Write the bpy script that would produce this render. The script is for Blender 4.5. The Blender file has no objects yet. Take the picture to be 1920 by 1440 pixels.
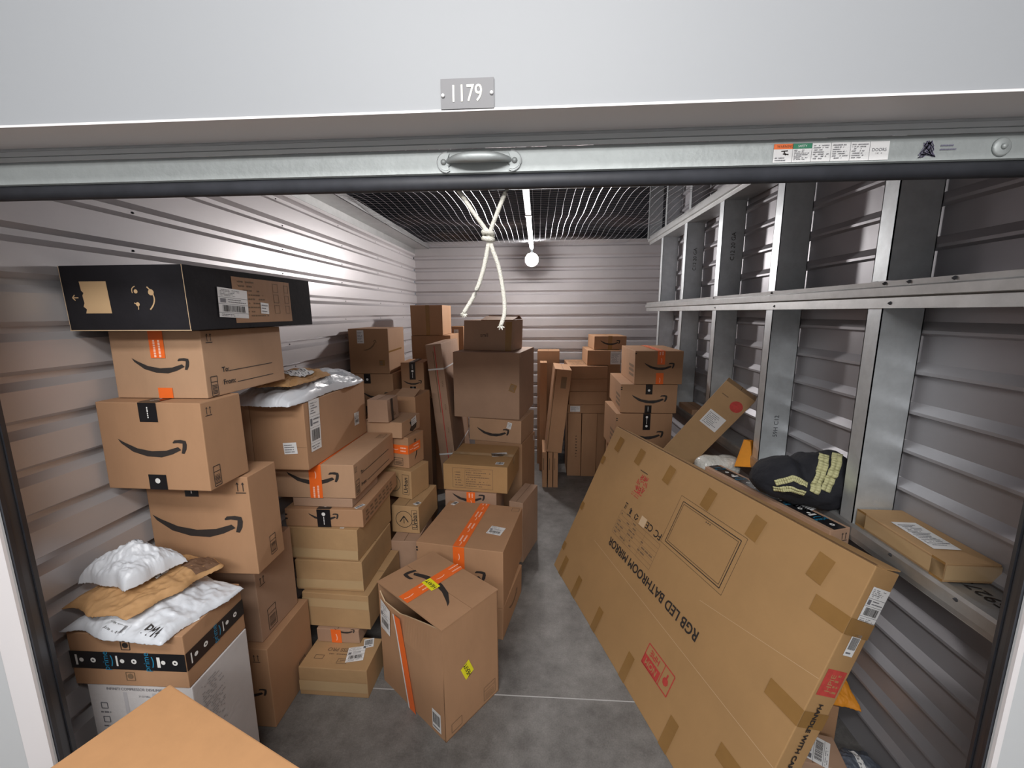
import bpy, bmesh, math, random
from mathutils import Vector, Matrix, noise
PI = math.pi
sc = bpy.context.scene
col = sc.collection
random.seed(7)

# ------------------------------------------------------------------ camera, world, exposure
cam_d = bpy.data.cameras.new('camera')
cam = bpy.data.objects.new('camera', cam_d)
col.objects.link(cam)
sc.camera = cam
_p, _y, _r = math.radians(9.8), math.radians(-3.6), math.radians(-.31)
_f = Vector((math.sin(_y)*math.cos(_p), math.cos(_y)*math.cos(_p), -math.sin(_p)))
_rt = Vector((math.cos(_y), -math.sin(_y), 0))
_up = _rt.cross(_f)
_rt2 = _rt*math.cos(_r) + _up*math.sin(_r)
_up2 = -_rt*math.sin(_r) + _up*math.cos(_r)
_m = Matrix((_rt2, _up2, -_f)).transposed()
cam.matrix_world = Matrix.Translation((0, 0, 1.7)) @ _m.to_4x4()
cam_d.sensor_fit = 'HORIZONTAL'
cam_d.sensor_width = 36
cam_d.lens = 776/1920*36
cam_d.clip_start = .02

w = bpy.data.worlds.new('hall_ambience')
sc.world = w
w.use_nodes = True
w.node_tree.nodes['Background'].inputs[0].default_value = (.80, .88, 1, 1)
w.node_tree.nodes['Background'].inputs[1].default_value = .12
sc.view_settings.view_transform = 'Standard'
sc.view_settings.look = 'None'
sc.view_settings.gamma = 1
sc.view_settings.use_curve_mapping = False
sc.view_settings.exposure = 0.30

def area_light(name, loc, target, sx, sy, power, color, spread=180):
    l = bpy.data.lights.new(name, 'AREA')
    l.shape = 'RECTANGLE'; l.size = sx; l.size_y = sy; l.energy = power; l.color = color
    l.spread = math.radians(spread)
    o = bpy.data.objects.new(name, l); col.objects.link(o)
    o.location = loc
    d = Vector(target)-Vector(loc)
    o.rotation_euler = d.to_track_quat('-Z', 'Y').to_euler()
    return o
# corridor ceiling fixtures on the near side of the door
area_light('hall_light', (-.15, -.45, 2.90), (-.15, .1, 0), 1.3, .35, 32, (1, .98, .96))
area_light('hall_light', (-.15, -1.7, 2.90), (-.15, 0, 0), 3.0, .5, 98, (1, .985, .97))
BULB_POWER = 450

# ------------------------------------------------------------------ materials
def mat(name, color, rough=.6, metal=0, bump=0, bscale=60, var=0, vscale=8, spec=.5, stretch=(1, 1, 1), coat=0):
    m = bpy.data.materials.new(name); m.use_nodes = True
    nt = m.node_tree; b = nt.nodes['Principled BSDF']
    b.inputs['Base Color'].default_value = (*color, 1)
    b.inputs['Roughness'].default_value = rough
    b.inputs['Metallic'].default_value = metal
    b.inputs['Specular IOR Level'].default_value = spec
    if coat: b.inputs['Coat Weight'].default_value = coat; b.inputs['Coat Roughness'].default_value = .15
    tc = nt.nodes.new('ShaderNodeTexCoord'); mp = nt.nodes.new('ShaderNodeMapping')
    mp.inputs['Scale'].default_value = stretch
    nt.links.new(tc.outputs['Object'], mp.inputs['Vector'])
    if var:
        n = nt.nodes.new('ShaderNodeTexNoise'); n.inputs['Scale'].default_value = vscale; n.inputs['Detail'].default_value = 6
        n.inputs['Roughness'].default_value = .65
        nt.links.new(mp.outputs[0], n.inputs['Vector'])
        mx = nt.nodes.new('ShaderNodeMixRGB')
        mx.inputs[1].default_value = (*[max(0, c*(1-var)) for c in color], 1)
        mx.inputs[2].default_value = (*[min(1, c*(1+var)) for c in color], 1)
        rp = nt.nodes.new('ShaderNodeMapRange'); rp.inputs[1].default_value = .3; rp.inputs[2].default_value = .7
        nt.links.new(n.outputs['Fac'], rp.inputs[0]); nt.links.new(rp.outputs[0], mx.inputs[0])
        nt.links.new(mx.outputs[0], b.inputs['Base Color'])
    if bump:
        n2 = nt.nodes.new('ShaderNodeTexNoise'); n2.inputs['Scale'].default_value = bscale; n2.inputs['Detail'].default_value = 4
        nt.links.new(mp.outputs[0], n2.inputs['Vector'])
        bp = nt.nodes.new('ShaderNodeBump'); bp.inputs['Strength'].default_value = bump; bp.inputs['Distance'].default_value = .01
        nt.links.new(n2.outputs['Fac'], bp.inputs['Height']); nt.links.new(bp.outputs[0], b.inputs['Normal'])
    return m

KR = [mat('kraft_board', (.41, .232, .126), .78, bump=.12, bscale=25, var=.07, vscale=5, stretch=(1, 1, .4)),
      mat('kraft_board_light', (.45, .275, .165), .78, bump=.12, bscale=25, var=.07, vscale=5, stretch=(1, 1, .4)),
      mat('kraft_board_pinkish', (.38, .240, .160), .8, bump=.12, bscale=25, var=.07, vscale=5),
      mat('kraft_board_golden', (.40, .235, .100), .72, bump=.10, bscale=18, var=.06, vscale=4),
      mat('kraft_board_yellow', (.42, .262, .128), .75, bump=.12, bscale=25, var=.08, vscale=5),
      mat('kraft_board_orange', (.53, .28, .125), .75, bump=.12, bscale=25, var=.05, vscale=14)]
M = dict(
    black_board=mat('black_board', (.014, .013, .016), .85, bump=.1, var=.2, spec=.25),
    white_board=mat('white_board', (.62, .60, .60), .7, bump=.08, var=.04),
    ink=mat('black_ink', (.028, .022, .02), .7),
    ink_soft=mat('faded_ink', (.20, .125, .07), .8),
    red=mat('red_ink', (.50, .055, .045), .75, var=.15, vscale=60),
    seam=mat('board_seam', (.12, .065, .03), .9),
    edge=mat('board_edge', (.62, .45, .28), .9),
    orange=mat('orange_tape', (.90, .16, .025), .35, var=.04),
    otext=mat('orange_tape_print', (1, .62, .48), .4),
    btape=mat('black_tape', (.012, .012, .014), .3),
    white=mat('white_print', (.8, .8, .78), .5),
    blue=mat('blue_print', (.02, .24, .42), .4),
    ctape=mat('clear_tan_tape', (.30, .165, .055), .22, var=.08, coat=.3),
    gtape=mat('glossy_clear_tape', (.50, .35, .19), .15, coat=.5),
    label=mat('label_paper', (.78, .78, .78), .5),
    lprint=mat('label_print', (.16, .16, .18), .6),
    yellow=mat('yellow_sticker', (.86, .80, .02), .45),
    tan=mat('bare_kraft_print', (.55, .37, .20), .7),
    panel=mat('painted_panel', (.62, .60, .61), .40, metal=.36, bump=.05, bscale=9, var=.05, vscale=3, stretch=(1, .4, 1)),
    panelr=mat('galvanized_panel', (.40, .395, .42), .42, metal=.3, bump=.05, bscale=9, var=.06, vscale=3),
    galv=mat('galvanized_steel', (.60, .64, .66), .40, metal=.55, bump=.04, bscale=30, var=.10, vscale=18),
    galvd=mat('galvanized_rail', (.46, .47, .47), .42, metal=.7, bump=.04, bscale=30, var=.10, vscale=14),
    bar=mat('galvanized_door_bar', (.40, .43, .43), .5, metal=.35, bump=.08, bscale=90, var=.06, vscale=30),
    slat=mat('grey_door_slat', (.50, .52, .53), .45, metal=.2),
    wallw_lightened=mat('white_wall_paint_lightened', (.56, .575, .59), .55, bump=.02, bscale=50),  # same white wall paint, light missing low down put into its colour
    wallw=mat('white_wall_paint_dimmed', (.30, .312, .330), .55, bump=.02, bscale=50),  # same white wall paint, darkened to offset strong light on the header
    soffit=mat('white_steel_trim', (.80, .77, .78), .4),
    rubber=mat('black_rubber', (.035, .037, .045), .55, var=.2, vscale=20),
    guide=mat('dark_steel_guide', (.075, .082, .095), .45, metal=.4),
    plate=mat('grey_number_plate', (.135, .135, .145), .45),
    rope=mat('white_cotton_rope', (.80, .78, .70), .9, bump=.6, bscale=400),
    wire=mat('galvanized_wire', (.62, .64, .68), .3, metal=.8),
    foil=mat('reflective_insulation', (.17, .12, .14), .5, metal=.3, bump=.5, bscale=12, var=.3, vscale=7),
    dark=mat('dark_deck', (.05, .055, .065), .7, metal=.2),
    bag=mat('white_poly', (.66, .69, .74), .35, bump=.25, bscale=16, spec=.5),
    bagg=mat('grey_poly', (.40, .43, .47), .3, bump=.25, bscale=16),
    bagd=mat('dark_grey_poly', (.10, .115, .145), .38, bump=.2, bscale=16),
    paper=mat('brown_kraft_paper', (.47, .27, .12), .8, bump=.45, bscale=14, var=.12, vscale=8),
    paperd=mat('dark_stain_paper', (.15, .08, .045), .8, bump=.3, bscale=20),
    fabric=mat('black_fabric', (.008, .009, .014), .85, bump=.3, bscale=60),
    reflect=mat('yellow_reflective_band', (.50, .49, .26), .6, bump=.2, bscale=90),
    manila=mat('orange_paper', (.80, .30, .02), .6, bump=.15, bscale=25, var=.1, vscale=12),
    bubble=mat('bubble_wrap', (.62, .62, .58), .15, bump=.9, bscale=70, coat=.6),
    cream=mat('cream_digits', (.85, .84, .74), .5),
    green=mat('green_print', (.03, .22, .12), .5),
    warn=mat('warning_orange', (.85, .17, .03), .5),
    scrib=mat('violet_smudge', (.17, .16, .24), .6),
)

def concrete():
    m = bpy.data.materials.new('concrete_floor'); m.use_nodes = True
    nt = m.node_tree; b = nt.nodes['Principled BSDF']
    tc = nt.nodes.new('ShaderNodeTexCoord')
    def nz(s, d, r=.6):
        n = nt.nodes.new('ShaderNodeTexNoise'); n.inputs['Scale'].default_value = s; n.inputs['Detail'].default_value = d
        n.inputs['Roughness'].default_value = r
        nt.links.new(tc.outputs['Object'], n.inputs['Vector']); return n
    a, c, f = nz(1.6, 8, .7), nz(7, 8, .7), nz(160, 2)
    r1 = nt.nodes.new('ShaderNodeValToRGB')
    r1.color_ramp.elements[0].position = .42; r1.color_ramp.elements[0].color = (.088, .083, .079, 1)
    r1.color_ramp.elements[1].position = .60; r1.color_ramp.elements[1].color = (.24, .235, .226, 1)
    nt.links.new(a.outputs['Fac'], r1.inputs[0])
    r2 = nt.nodes.new('ShaderNodeValToRGB')
    r2.color_ramp.elements[0].position = .35; r2.color_ramp.elements[0].color = (.095, .09, .086, 1)
    r2.color_ramp.elements[1].position = .7; r2.color_ramp.elements[1].color = (.265, .258, .247, 1)
    nt.links.new(c.outputs['Fac'], r2.inputs[0])
    mx = nt.nodes.new('ShaderNodeMixRGB'); mx.inputs[0].default_value = .5
    nt.links.new(r1.outputs[0], mx.inputs[1]); nt.links.new(r2.outputs[0], mx.inputs[2])
    mu = nt.nodes.new('ShaderNodeMixRGB'); mu.blend_type = 'OVERLAY'; mu.inputs[0].default_value = .35
    nt.links.new(mx.outputs[0], mu.inputs[1]); nt.links.new(f.outputs['Fac'], mu.inputs[2])
    nt.links.new(mu.outputs[0], b.inputs['Base Color'])
    b.inputs['Roughness'].default_value = .55
    bp = nt.nodes.new('ShaderNodeBump'); bp.inputs['Strength'].default_value = .15; bp.inputs['Distance'].default_value = .004
    nt.links.new(c.outputs['Fac'], bp.inputs['Height']); nt.links.new(bp.outputs[0], b.inputs['Normal'])
    return m
M['floor'] = concrete()

# ------------------------------------------------------------------ mesh helpers
class MB:
    def __init__(s): s.v = []; s.f = []; s.m = []; s.mats = []
    def mi(s, m):
        if m not in s.mats: s.mats.append(m)
        return s.mats.index(m)
    def poly(s, pts, m):
        i = len(s.v); s.v += [tuple(p) for p in pts]; s.f.append(tuple(range(i, i+len(pts)))); s.m.append(s.mi(m))
    def mesh(s, vs, fs, m):
        i = len(s.v); s.v += [tuple(p) for p in vs]; k = s.mi(m)
        for f in fs: s.f.append(tuple(i+q for q in f)); s.m.append(k)
    def box(s, a, b, m, R=None):
        (x0, y0, z0), (x1, y1, z1) = a, b
        vs = [Vector(p) for p in ((x0, y0, z0), (x1, y0, z0), (x1, y1, z0), (x0, y1, z0), (x0, y0, z1), (x1, y0, z1), (x1, y1, z1), (x0, y1, z1))]
        if R is not None: vs = [R @ p for p in vs]
        s.mesh(vs, [(0, 3, 2, 1), (4, 5, 6, 7), (0, 1, 5, 4), (1, 2, 6, 5), (2, 3, 7, 6), (3, 0, 4, 7)], m)
    def build(s, name, parent=None, smooth=False, bevel=0):
        me = bpy.data.meshes.new(name); me.from_pydata(s.v, [], s.f)
        for m in s.mats: me.materials.append(m)
        for p, k in zip(me.polygons, s.m): p.material_index = k; p.use_smooth = smooth
        me.update()
        o = bpy.data.objects.new(name, me); col.objects.link(o)
        if parent: o.parent = parent
        if bevel:
            md = o.modifiers.new('bevel', 'BEVEL'); md.width = bevel; md.segments = 2; md.limit_method = 'ANGLE'
        return o

def thing(name, label, cat, loc, rz=0, group=None):
    o = bpy.data.objects.new(name, None); col.objects.link(o)
    o.empty_display_size = .1
    o.location = loc; o.rotation_euler = (0, 0, rz)
    o['label'] = label; o['category'] = cat
    if group: o['group'] = group
    return o
def tag(o, label, cat, group=None):
    o['label'] = label; o['category'] = cat
    if group: o['group'] = group
    return o
def struct(o):
    o['kind'] = 'structure'; return o

_tc = {}
def text_tris(s):
    """triangles of a string in the built-in font, height 1 cap, origin at its centre"""
    if s in _tc: return _tc[s]
    cu = bpy.data.curves.new('lettering', 'FONT'); cu.body = s; cu.align_x = 'CENTER'; cu.align_y = 'CENTER'; cu.resolution_u = 3
    ob = bpy.data.objects.new('lettering', cu); col.objects.link(ob)
    dg = bpy.context.evaluated_depsgraph_get()
    me = ob.evaluated_get(dg).to_mesh()
    vs = [(v.co.x, v.co.y) for v in me.vertices]; fs = [tuple(p.vertices) for p in me.polygons]
    ob.evaluated_get(dg).to_mesh_clear()
    bpy.data.objects.remove(ob); bpy.data.curves.remove(cu)
    if vs:
        xs = [a for a, b in vs]; ys = [b for a, b in vs]
        cx, cy, h = (min(xs)+max(xs))/2, (min(ys)+max(ys))/2, .72
        vs = [((a-cx)/h, (b-cy)/h) for a, b in vs]
        wd = (max(xs)-min(xs))/h
    else: wd = 1
    _tc[s] = (vs, fs, wd); return _tc[s]

class Face:
    """a quadrilateral with metric coordinates u,v; corners bl, br, tr, tl"""
    def __init__(s, bl, br, tr, tl):
        s.c = [Vector(p) for p in (bl, br, tr, tl)]
        s.W = ((s.c[1]-s.c[0]).length+(s.c[2]-s.c[3]).length)/2; s.H = ((s.c[3]-s.c[0]).length+(s.c[2]-s.c[1]).length)/2
        s.n = (s.c[1]-s.c[0]).cross(s.c[3]-s.c[0]).normalized()
    def p(s, u, v, off=.0012):
        a, b = u/s.W, v/s.H
        return s.c[0]*(1-a)*(1-b)+s.c[1]*a*(1-b)+s.c[2]*a*b+s.c[3]*(1-a)*b+s.n*off
    def poly(s, mb, pts, m, off=.0012): mb.poly([s.p(u, v, off) for u, v in pts], m)
    def rect(s, mb, u0, v0, u1, v1, m, off=.0012): s.poly(mb, [(u0, v0), (u1, v0), (u1, v1), (u0, v1)], m, off)
    def line(s, mb, a, b, w, m, off=.0012):
        (x0, y0), (x1, y1) = a, b; L = math.hypot(x1-x0, y1-y0) or 1; nx, ny = -(y1-y0)/L*w/2, (x1-x0)/L*w/2
        s.poly(mb, [(x0-nx, y0-ny), (x1-nx, y1-ny), (x1+nx, y1+ny), (x0+nx, y0+ny)], m, off)
    def frame(s, mb, u0, v0, u1, v1, w, m, off=.0012):
        for a, b in (((u0, v0), (u1, v0)), ((u1, v0), (u1, v1)), ((u1, v1), (u0, v1)), ((u0, v1), (u0, v0))): s.line(mb, a, b, w, m, off)
    def text(s, mb, st, u, v, size, m, rot=0, off=.0014, sx=1, bold=0):
        vs, fs, wd = text_tris(st)
        c, q = math.cos(math.radians(rot)), math.sin(math.radians(rot))
        for k, (bx, by) in enumerate(((0, 0), (bold, 0), (0, bold), (bold, bold)) if bold else ((0, 0),)):
            pts = [s.p(u+(x*size*sx+bx)*c-(y*size+by)*q, v+(x*size*sx+bx)*q+(y*size+by)*c, off+k*.0001) for x, y in vs]
            mb.mesh(pts, fs, m)
    def smile(s, mb, u, v, W, m=None, rot=0, off=.0014):
        m = m or M['ink']
        A = [(0, .25), (.09, .2), (.27, .12), (.48, .083), (.69, .096), (.87, .15), (.91, .11), (.77, .045), (.61, 0), (.4, .01), (.2, .07), (.04, .187)]
        B = [(.8, .213), (.83, .244), (.92, .252), (.99, .239), (1.0, .187), (.987, .12), (.95, .057), (.909, .062), (.935, .148), (.943, .2), (.87, .208), (.805, .2)]
        c, q = math.cos(math.radians(rot)), math.sin(math.radians(rot))
        # quads between upper and lower outline keep the shape clean
        def pt(x, y): x = (x-.5)*W; y = (y-.125)*W; return s.p(u+x*c-y*q, v+x*q+y*c, off)
        for lst, n in ((A, 6), (B, 6)):
            up, lo = lst[:n], lst[n:][::-1]
            P = [pt(*a) for a in up]+[pt(*a) for a in lo]
            mb.mesh(P, [(i, i+1, n+i+1, n+i) for i in range(n-1)], m)
    def arrows(s, mb, u, v, h, m=None):
        m = m or M['ink']; t = h*.07
        for du in (-.22*h, .22*h):
            s.line(mb, (u+du, v-.25*h), (u+du, v+.38*h), t, m)
            s.poly(mb, [(u+du-.14*h, v+.3*h), (u+du, v+.36*h), (u+du+.14*h, v+.3*h), (u+du, v+.52*h)], m, .0016)
        s.line(mb, (u-.42*h, v-.38*h), (u+.42*h, v-.38*h), t, m)
    def codebox(s, mb, u0, v0, u1, v1, m=None, n=7):
        m = m or M['ink']; s.frame(mb, u0, v0, u1, v1, .0025, m)
        vv = v0+(v1-v0)*.12
        for i in range(n):
            s.line(mb, (u0+(u1-u0)*.12, vv), (u1-(u1-u0)*.12, vv), (v1-v0)*random.uniform(.015, .045), m); vv += (v1-v0)*.5/n
        s.line(mb, (u0, v0+(v1-v0)*.72), (u1, v0+(v1-v0)*.72), .002, m)
    def small_text(s, mb, u0, v0, u1, v1, rows, m, dens=.75):
        """lines of unreadably small print"""
        rh = (v1-v0)/rows
        for r in range(rows):
            x = u0
            end = u0+(u1-u0)*random.uniform(.55, 1)
            while x < end:
                l = random.uniform(.03, .10)*(u1-u0)
                if random.random() < dens: s.rect(mb, x, v0+rh*(r+.3), min(x+l, end), v0+rh*(r+.65), m, .0015)
                x += l+.015*(u1-u0)
    def bars(s, mb, u0, v0, u1, v1, m, off=.0016, vert=True):
        x = 0.
        while x < 1:
            l = random.choice((.012, .02, .035)); 
            a, b = x, min(1, x+l)
            if vert: s.rect(mb, u0+(u1-u0)*a, v0, u0+(u1-u0)*b, v1, m, off)
            else: s.rect(mb, u0, v0+(v1-v0)*a, u1, v0+(v1-v0)*b, m, off)
            x += l+random.choice((.012, .02, .03))

def sub(f, u, v, w, h, rot, off=.0012):
    """a smaller face lying on face f, centre u,v"""
    c, q = math.cos(math.radians(rot)), math.sin(math.radians(rot))
    P = [f.p(u+x*c-y*q, v+x*q+y*c, off) for x, y in ((-w/2, -h/2), (w/2, -h/2), (w/2, h/2), (-w/2, h/2))]
    return Face(*P)
def ship_label(f, parent, u, v, w, h, rot=0, style='ship', name='shipping_label', off=.002):
    mb = MB(); g = sub(f, u, v, w, h, rot, off)
    g.rect(mb, 0, 0, w, h, M['label'], 0)
    P = M['lprint']
    if style == 'ship':
        g.small_text(mb, .06*w, .72*h, .8*w, .96*h, 5, P)
        g.line(mb, (0, .68*h), (w, .68*h), .0012, P, .0005)
        g.small_text(mb, .3*w, .5*h, .95*w, .66*h, 2, P, .95)
        g.rect(mb, .06*w, .5*h, .24*w, .64*h, M['lprint'], .0006)
        g.line(mb, (0, .46*h), (w, .46*h), .0012, P, .0005)
        g.bars(mb, .12*w, .2*h, .88*w, .42*h, M['ink'], .0008)
        g.line(mb, (0, .16*h), (w, .16*h), .0012, P, .0005)
        g.small_text(mb, .06*w, .03*h, .9*w, .13*h, 2, P)
    elif style == 'code':
        g.bars(mb, .1*w, .3*h, .9*w, .85*h, M['ink'], .0008)
        g.small_text(mb, .1*w, .05*h, .9*w, .25*h, 1, P, .95)
    elif style == 'text':
        g.small_text(mb, .08*w, .1*h, .92*w, .9*h, max(3, int(h/.012)), P, .9)
    return mb.build(name, parent)

def tape(parent, faces, width_m, material, marks=None, name='packing_tape', off=.002):
    """faces: list of (face, centre_a(u,v), centre_b(u,v)); strip of given width"""
    mb = MB()
    for f, a, b in faces:
        L = math.hypot(b[0]-a[0], b[1]-a[1]); f.line(mb, a, b, width_m, material, off)
        if marks:
            dx, dy = (b[0]-a[0])/L, (b[1]-a[1])/L
            ang = math.degrees(math.atan2(dy, dx))
            d = .03
            k = random.randint(0, 3)
            while d < L-.012:
                u, v = a[0]+dx*d, a[1]+dy*d
                if marks == 'orange':
                    if k % 2: 
                        for q in (-.17, .17): f.small_text_rot(mb, u, v, min(.055, (L-d)), width_m*.14, ang, q*width_m, M['otext'], off+.0004)
                        d += .085
                    else:
                        f.arc(mb, u, v, .035, ang, M['otext'], off+.0004); d += .05
                elif marks == 'black':
                    if k % 2: f.small_text_rot(mb, u, v, .035, .004, ang, 0, M['white'], off+.0004)
                    else: f.dot(mb, u, v, .009, M['white'], off+.0004)
                    d += .035
                elif marks == 'prime':
                    if k % 3 == 1:
                        f.text(mb, 'prime', u, v, width_m*.34, M['blue'], ang+90, off+.0006)
                        f.arc(mb, u+dx*.014, v+dy*.014, .036, ang+90, M['blue'], off+.0004)
                    elif k % 3 == 0: f.dot(mb, u, v, .0085, M['white'], off+.0004); f.dot(mb, u, v, .003, M['btape'], off+.0008)
                    else:
                        f.small_text_rot(mb, u-dx*.012, v-dy*.012, .003, width_m*.6, ang, 0, M['white'], off+.0004)
                        f.dot(mb, u+dx*.006, v+dy*.006, .007, M['white'], off+.0004)
                    d += .043
                k += 1
    return mb.build(name, parent)
def _str(f, mb, u, v, L, h, ang, side, m, off):
    c, q = math.cos(math.radians(ang)), math.sin(math.radians(ang))
    x = -L/2
    while x < L/2:
        l = random.uniform(.004, .01)
        a = (u+x*c-side*q, v+x*q+side*c); b = (u+(x+l)*c-side*q, v+(x+l)*q+side*c)
        f.line(mb, a, b, h, m, off); x += l+.002
Face.small_text_rot = _str
def _dot(f, mb, u, v, r, m, off=.0016, n=12): f.poly(mb, [(u+r*math.cos(i*2*PI/n), v+r*math.sin(i*2*PI/n)) for i in range(n)], m, off)
Face.dot = _dot
def _arc(f, mb, u, v, L, ang, m, off, n=6, bend=.22, th=.0035):
    c, q = math.cos(math.radians(ang)), math.sin(math.radians(ang))
    P = []
    for i in range(n+1):
        t = i/n-.5; x = t*L; y = (t*t*4-1)*L*bend/2
        P.append((u+x*c-y*q, v+x*q+y*c))
    for a, b in zip(P, P[1:]): f.line(mb, a, b, th, m, off)
Face.arc = _arc

class Box:
    """a closed carton: x,y = its front right bottom corner seen from the door, yaw about it"""
    def __init__(s, label, x, y, z, yaw, w, d, h, board=0, group=None, name='cardboard_box', cat='box', M3=None, flap='y', jit=.003, seam=True, flaps=True):
        s.w, s.d, s.h = w, d, h
        rz = math.radians(yaw); c, q = math.cos(rz), math.sin(rz)
        cx, cy = x-c*w/2-q*d/2, y-q*w/2+c*d/2
        s.root = thing(name, label, cat, (cx, cy, z), rz, group)
        if M3 is not None: s.root.rotation_euler = (0, 0, 0); s.root.matrix_world = M3
        j = lambda: random.uniform(-jit, jit)
        tj = {'l': j(), 'r': j(), 'f': j(), 'b': j()}
        C = {}
        for a, X in (('l', -w/2), ('r', w/2)):
            for b, Y in (('f', -d/2), ('b', d/2)):
                C[a+b+'0'] = Vector((X, Y, 0)); C[a+b+'1'] = Vector((X+tj[a], Y+tj[b], h-.0022))
        s.C = C
        s.F = Face(C['lf0'], C['rf0'], C['rf1'], C['lf1'])
        s.R = Face(C['rf0'], C['rb0'], C['rb1'], C['rf1'])
        s.L = Face(C['lb0'], C['lf0'], C['lf1'], C['lb1'])
        s.B = Face(C['rb0'], C['lb0'], C['lb1'], C['rb1'])
        s.T = Face(C['lf1'], C['rf1'], C['rb1'], C['lb1'])
        s.board = board if not isinstance(board, int) else KR[board]
        s.mb = MB(); s.flap = flap; s.seam = seam
        bm = bmesh.new(); V = {k: bm.verts.new(v) for k, v in C.items()}
        for f in (('lf0', 'rf0', 'rf1', 'lf1'), ('rf0', 'rb0', 'rb1', 'rf1'), ('lb0', 'lf0', 'lf1', 'lb1'), ('rb0', 'lb0', 'lb1', 'rb1'), ('lf1', 'rf1', 'rb1', 'lb1'), ('lb0', 'rb0', 'rf0', 'lf0')):
            bm.faces.new([V[k] for k in f])
        bmesh.ops.bevel(bm, geom=list(bm.edges), offset=min(.003, min(w, d, h)*.1), segments=2, affect='EDGES', profile=.6)
        bm.verts.ensure_lookup_table(); bm.verts.index_update()
        s.mb.mesh([v.co.copy() for v in bm.verts], [tuple(v.index for v in f.verts) for f in bm.faces], s.board)
        bm.free()
        if seam:
            T = s.T
            if flap == 'y': T.line(s.mb, (T.W/2, 0.004), (T.W/2, T.H-.004), .0028, M['seam'], .0009)
            else: T.line(s.mb, (.004, T.H/2), (T.W-.004, T.H/2), .0028, M['seam'], .0009)
        # open flute ends of the lid flaps
        e = MB()
        s.parts = []
    def done(s):
        s.body = s.mb.build('carton', s.root)
        return s
    # tapes
    def ctape(s, drop=.06, wd=.05, m=None, marks=None, name='packing_tape', u=None):
        m = m or M['gtape']; T = s.T
        if s.flap == 'y':
            uu = T.W/2 if u is None else u
            fs = [(T, (uu, 0), (uu, T.H))]
            if drop: fs += [(s.F, (uu, s.F.H-drop), (uu, s.F.H)), (s.B, (s.B.W-uu, s.B.H-drop), (s.B.W-uu, s.B.H))]
        else:
            uu = T.H/2 if u is None else u
            fs = [(T, (0, uu), (T.W, uu))]
            if drop: fs += [(s.R, (uu, s.R.H-drop), (uu, s.R.H)), (s.L, (s.L.W-uu, s.L.H-drop), (s.L.W-uu, s.L.H))]
        return tape(s.root, fs, wd, m, marks, name)
    def bottom_tape(s, up=.05, wd=.05, m=None, marks=None, face=None, u=None):
        f = face or s.F
        uu = f.W/2 if u is None else u
        return tape(s.root, [(f, (uu, .001), (uu, up))], wd, m or M['gtape'], marks, 'packing_tape')
    def label(s, f, u, v, w, h, rot=0, style='ship', name='shipping_label'): return ship_label(f, s.root, u, v, w, h, rot, style, name)

def tube(mb, pts, r, m, n=8, closed=False):
    P = [Vector(p) for p in pts]; rings = []
    for i, p in enumerate(P):
        t = (P[min(i+1, len(P)-1)]-P[max(i-1, 0)]).normalized()
        a = t.cross(Vector((0, 0, 1)) if abs(t.z) < .9 else Vector((1, 0, 0))).normalized(); b = t.cross(a)
        rr = r[i] if isinstance(r, (list, tuple)) else r
        rings.append([p+a*math.cos(k*2*PI/n)*rr+b*math.sin(k*2*PI/n)*rr for k in range(n)])
    vs = [q for g in rings for q in g]
    fs = [(i*n+k, i*n+(k+1) % n, (i+1)*n+(k+1) % n, (i+1)*n+k) for i in range(len(P)-1) for k in range(n)]
    fs += [tuple(range(n))[::-1], tuple(range((len(P)-1)*n, len(P)*n))]
    mb.mesh(vs, fs, m)
def smooth_path(pts, k=6):
    P = [Vector(p) for p in pts]; out = []
    for i in range(len(P)-1):
        p0, p1, p2, p3 = P[max(i-1, 0)], P[i], P[i+1], P[min(i+2, len(P)-1)]
        for j in range(k):
            t = j/k
            out.append(.5*((2*p1)+(-p0+p2)*t+(2*p0-5*p1+4*p2-p3)*t*t+(-p0+3*p1-3*p2+p3)*t**3))
    return out+[P[-1]]

# ------------------------------------------------------------------ room shell
XL, XR, YB, ZC = -1.418, 1.265, 4.87, 2.424
YD = .80
mb = MB(); mb.box((-4, -3, -.1), (4, 5.2, 0), M['floor'])
struct(mb.build('floor'))
# saw joint in the slab: a recessed pale strip
mb = MB(); mb.box((XL, 1.592, -.002), (1.25, 1.597, .0006), mat('joint_filler', (.42, .42, .42), .7))
struct(mb.build('trim_1'))

def ribs(ztops, zlo, zhi, x0, dx, rib, slope, slopeu=None):
    su = slope if slopeu is None else slopeu
    """profile (x,z) from bottom to top"""
    P = [(x0, zlo)]
    for zt in sorted(ztops):
        zb = zt-rib-slope-su
        if zb <= zlo or zt >= zhi: continue
        P += [(x0, zb), (x0+dx, zb+slope), (x0+dx, zt-su), (x0, zt)]
    return P+[(x0, zhi)]
# left wall: grooves press outward
ltops = [1.8156+.1332*k for k in range(-14, 9)]
P = ribs(ltops, 0, 2.43, XL, -.027, .018, .022, .014)
mb = MB()
for (x0, z0), (x1, z1) in zip(P, P[1:]):
    mb.poly([(x0, .84, z0), (x0, YB+.02, z0), (x1, YB+.02, z1), (x1, .84, z1)][::1], M['panel'])
mb.poly([(XL-.035, .84, 0), (XL-.035, YB, 0), (XL-.035, YB, 2.43), (XL-.035, .84, 2.43)], M['panel'])
for k, zt in enumerate(ltops):
    if zt < .1 or zt > 2.4: continue
    for y in (1.45, 2.33, 3.05, 3.75, 4.4):
        c = Vector((XL-.026, y+.02*(k % 3), zt-.025))
        mb.mesh([c+Vector((.004*(1 if q == 6 else 0), .0045*math.cos(q*PI/3), .0045*math.sin(q*PI/3))) for q in range(7)], [(q, (q+1) % 6, 6) for q in range(6)], M['dark'])
struct(mb.build('wall_left'))
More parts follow.
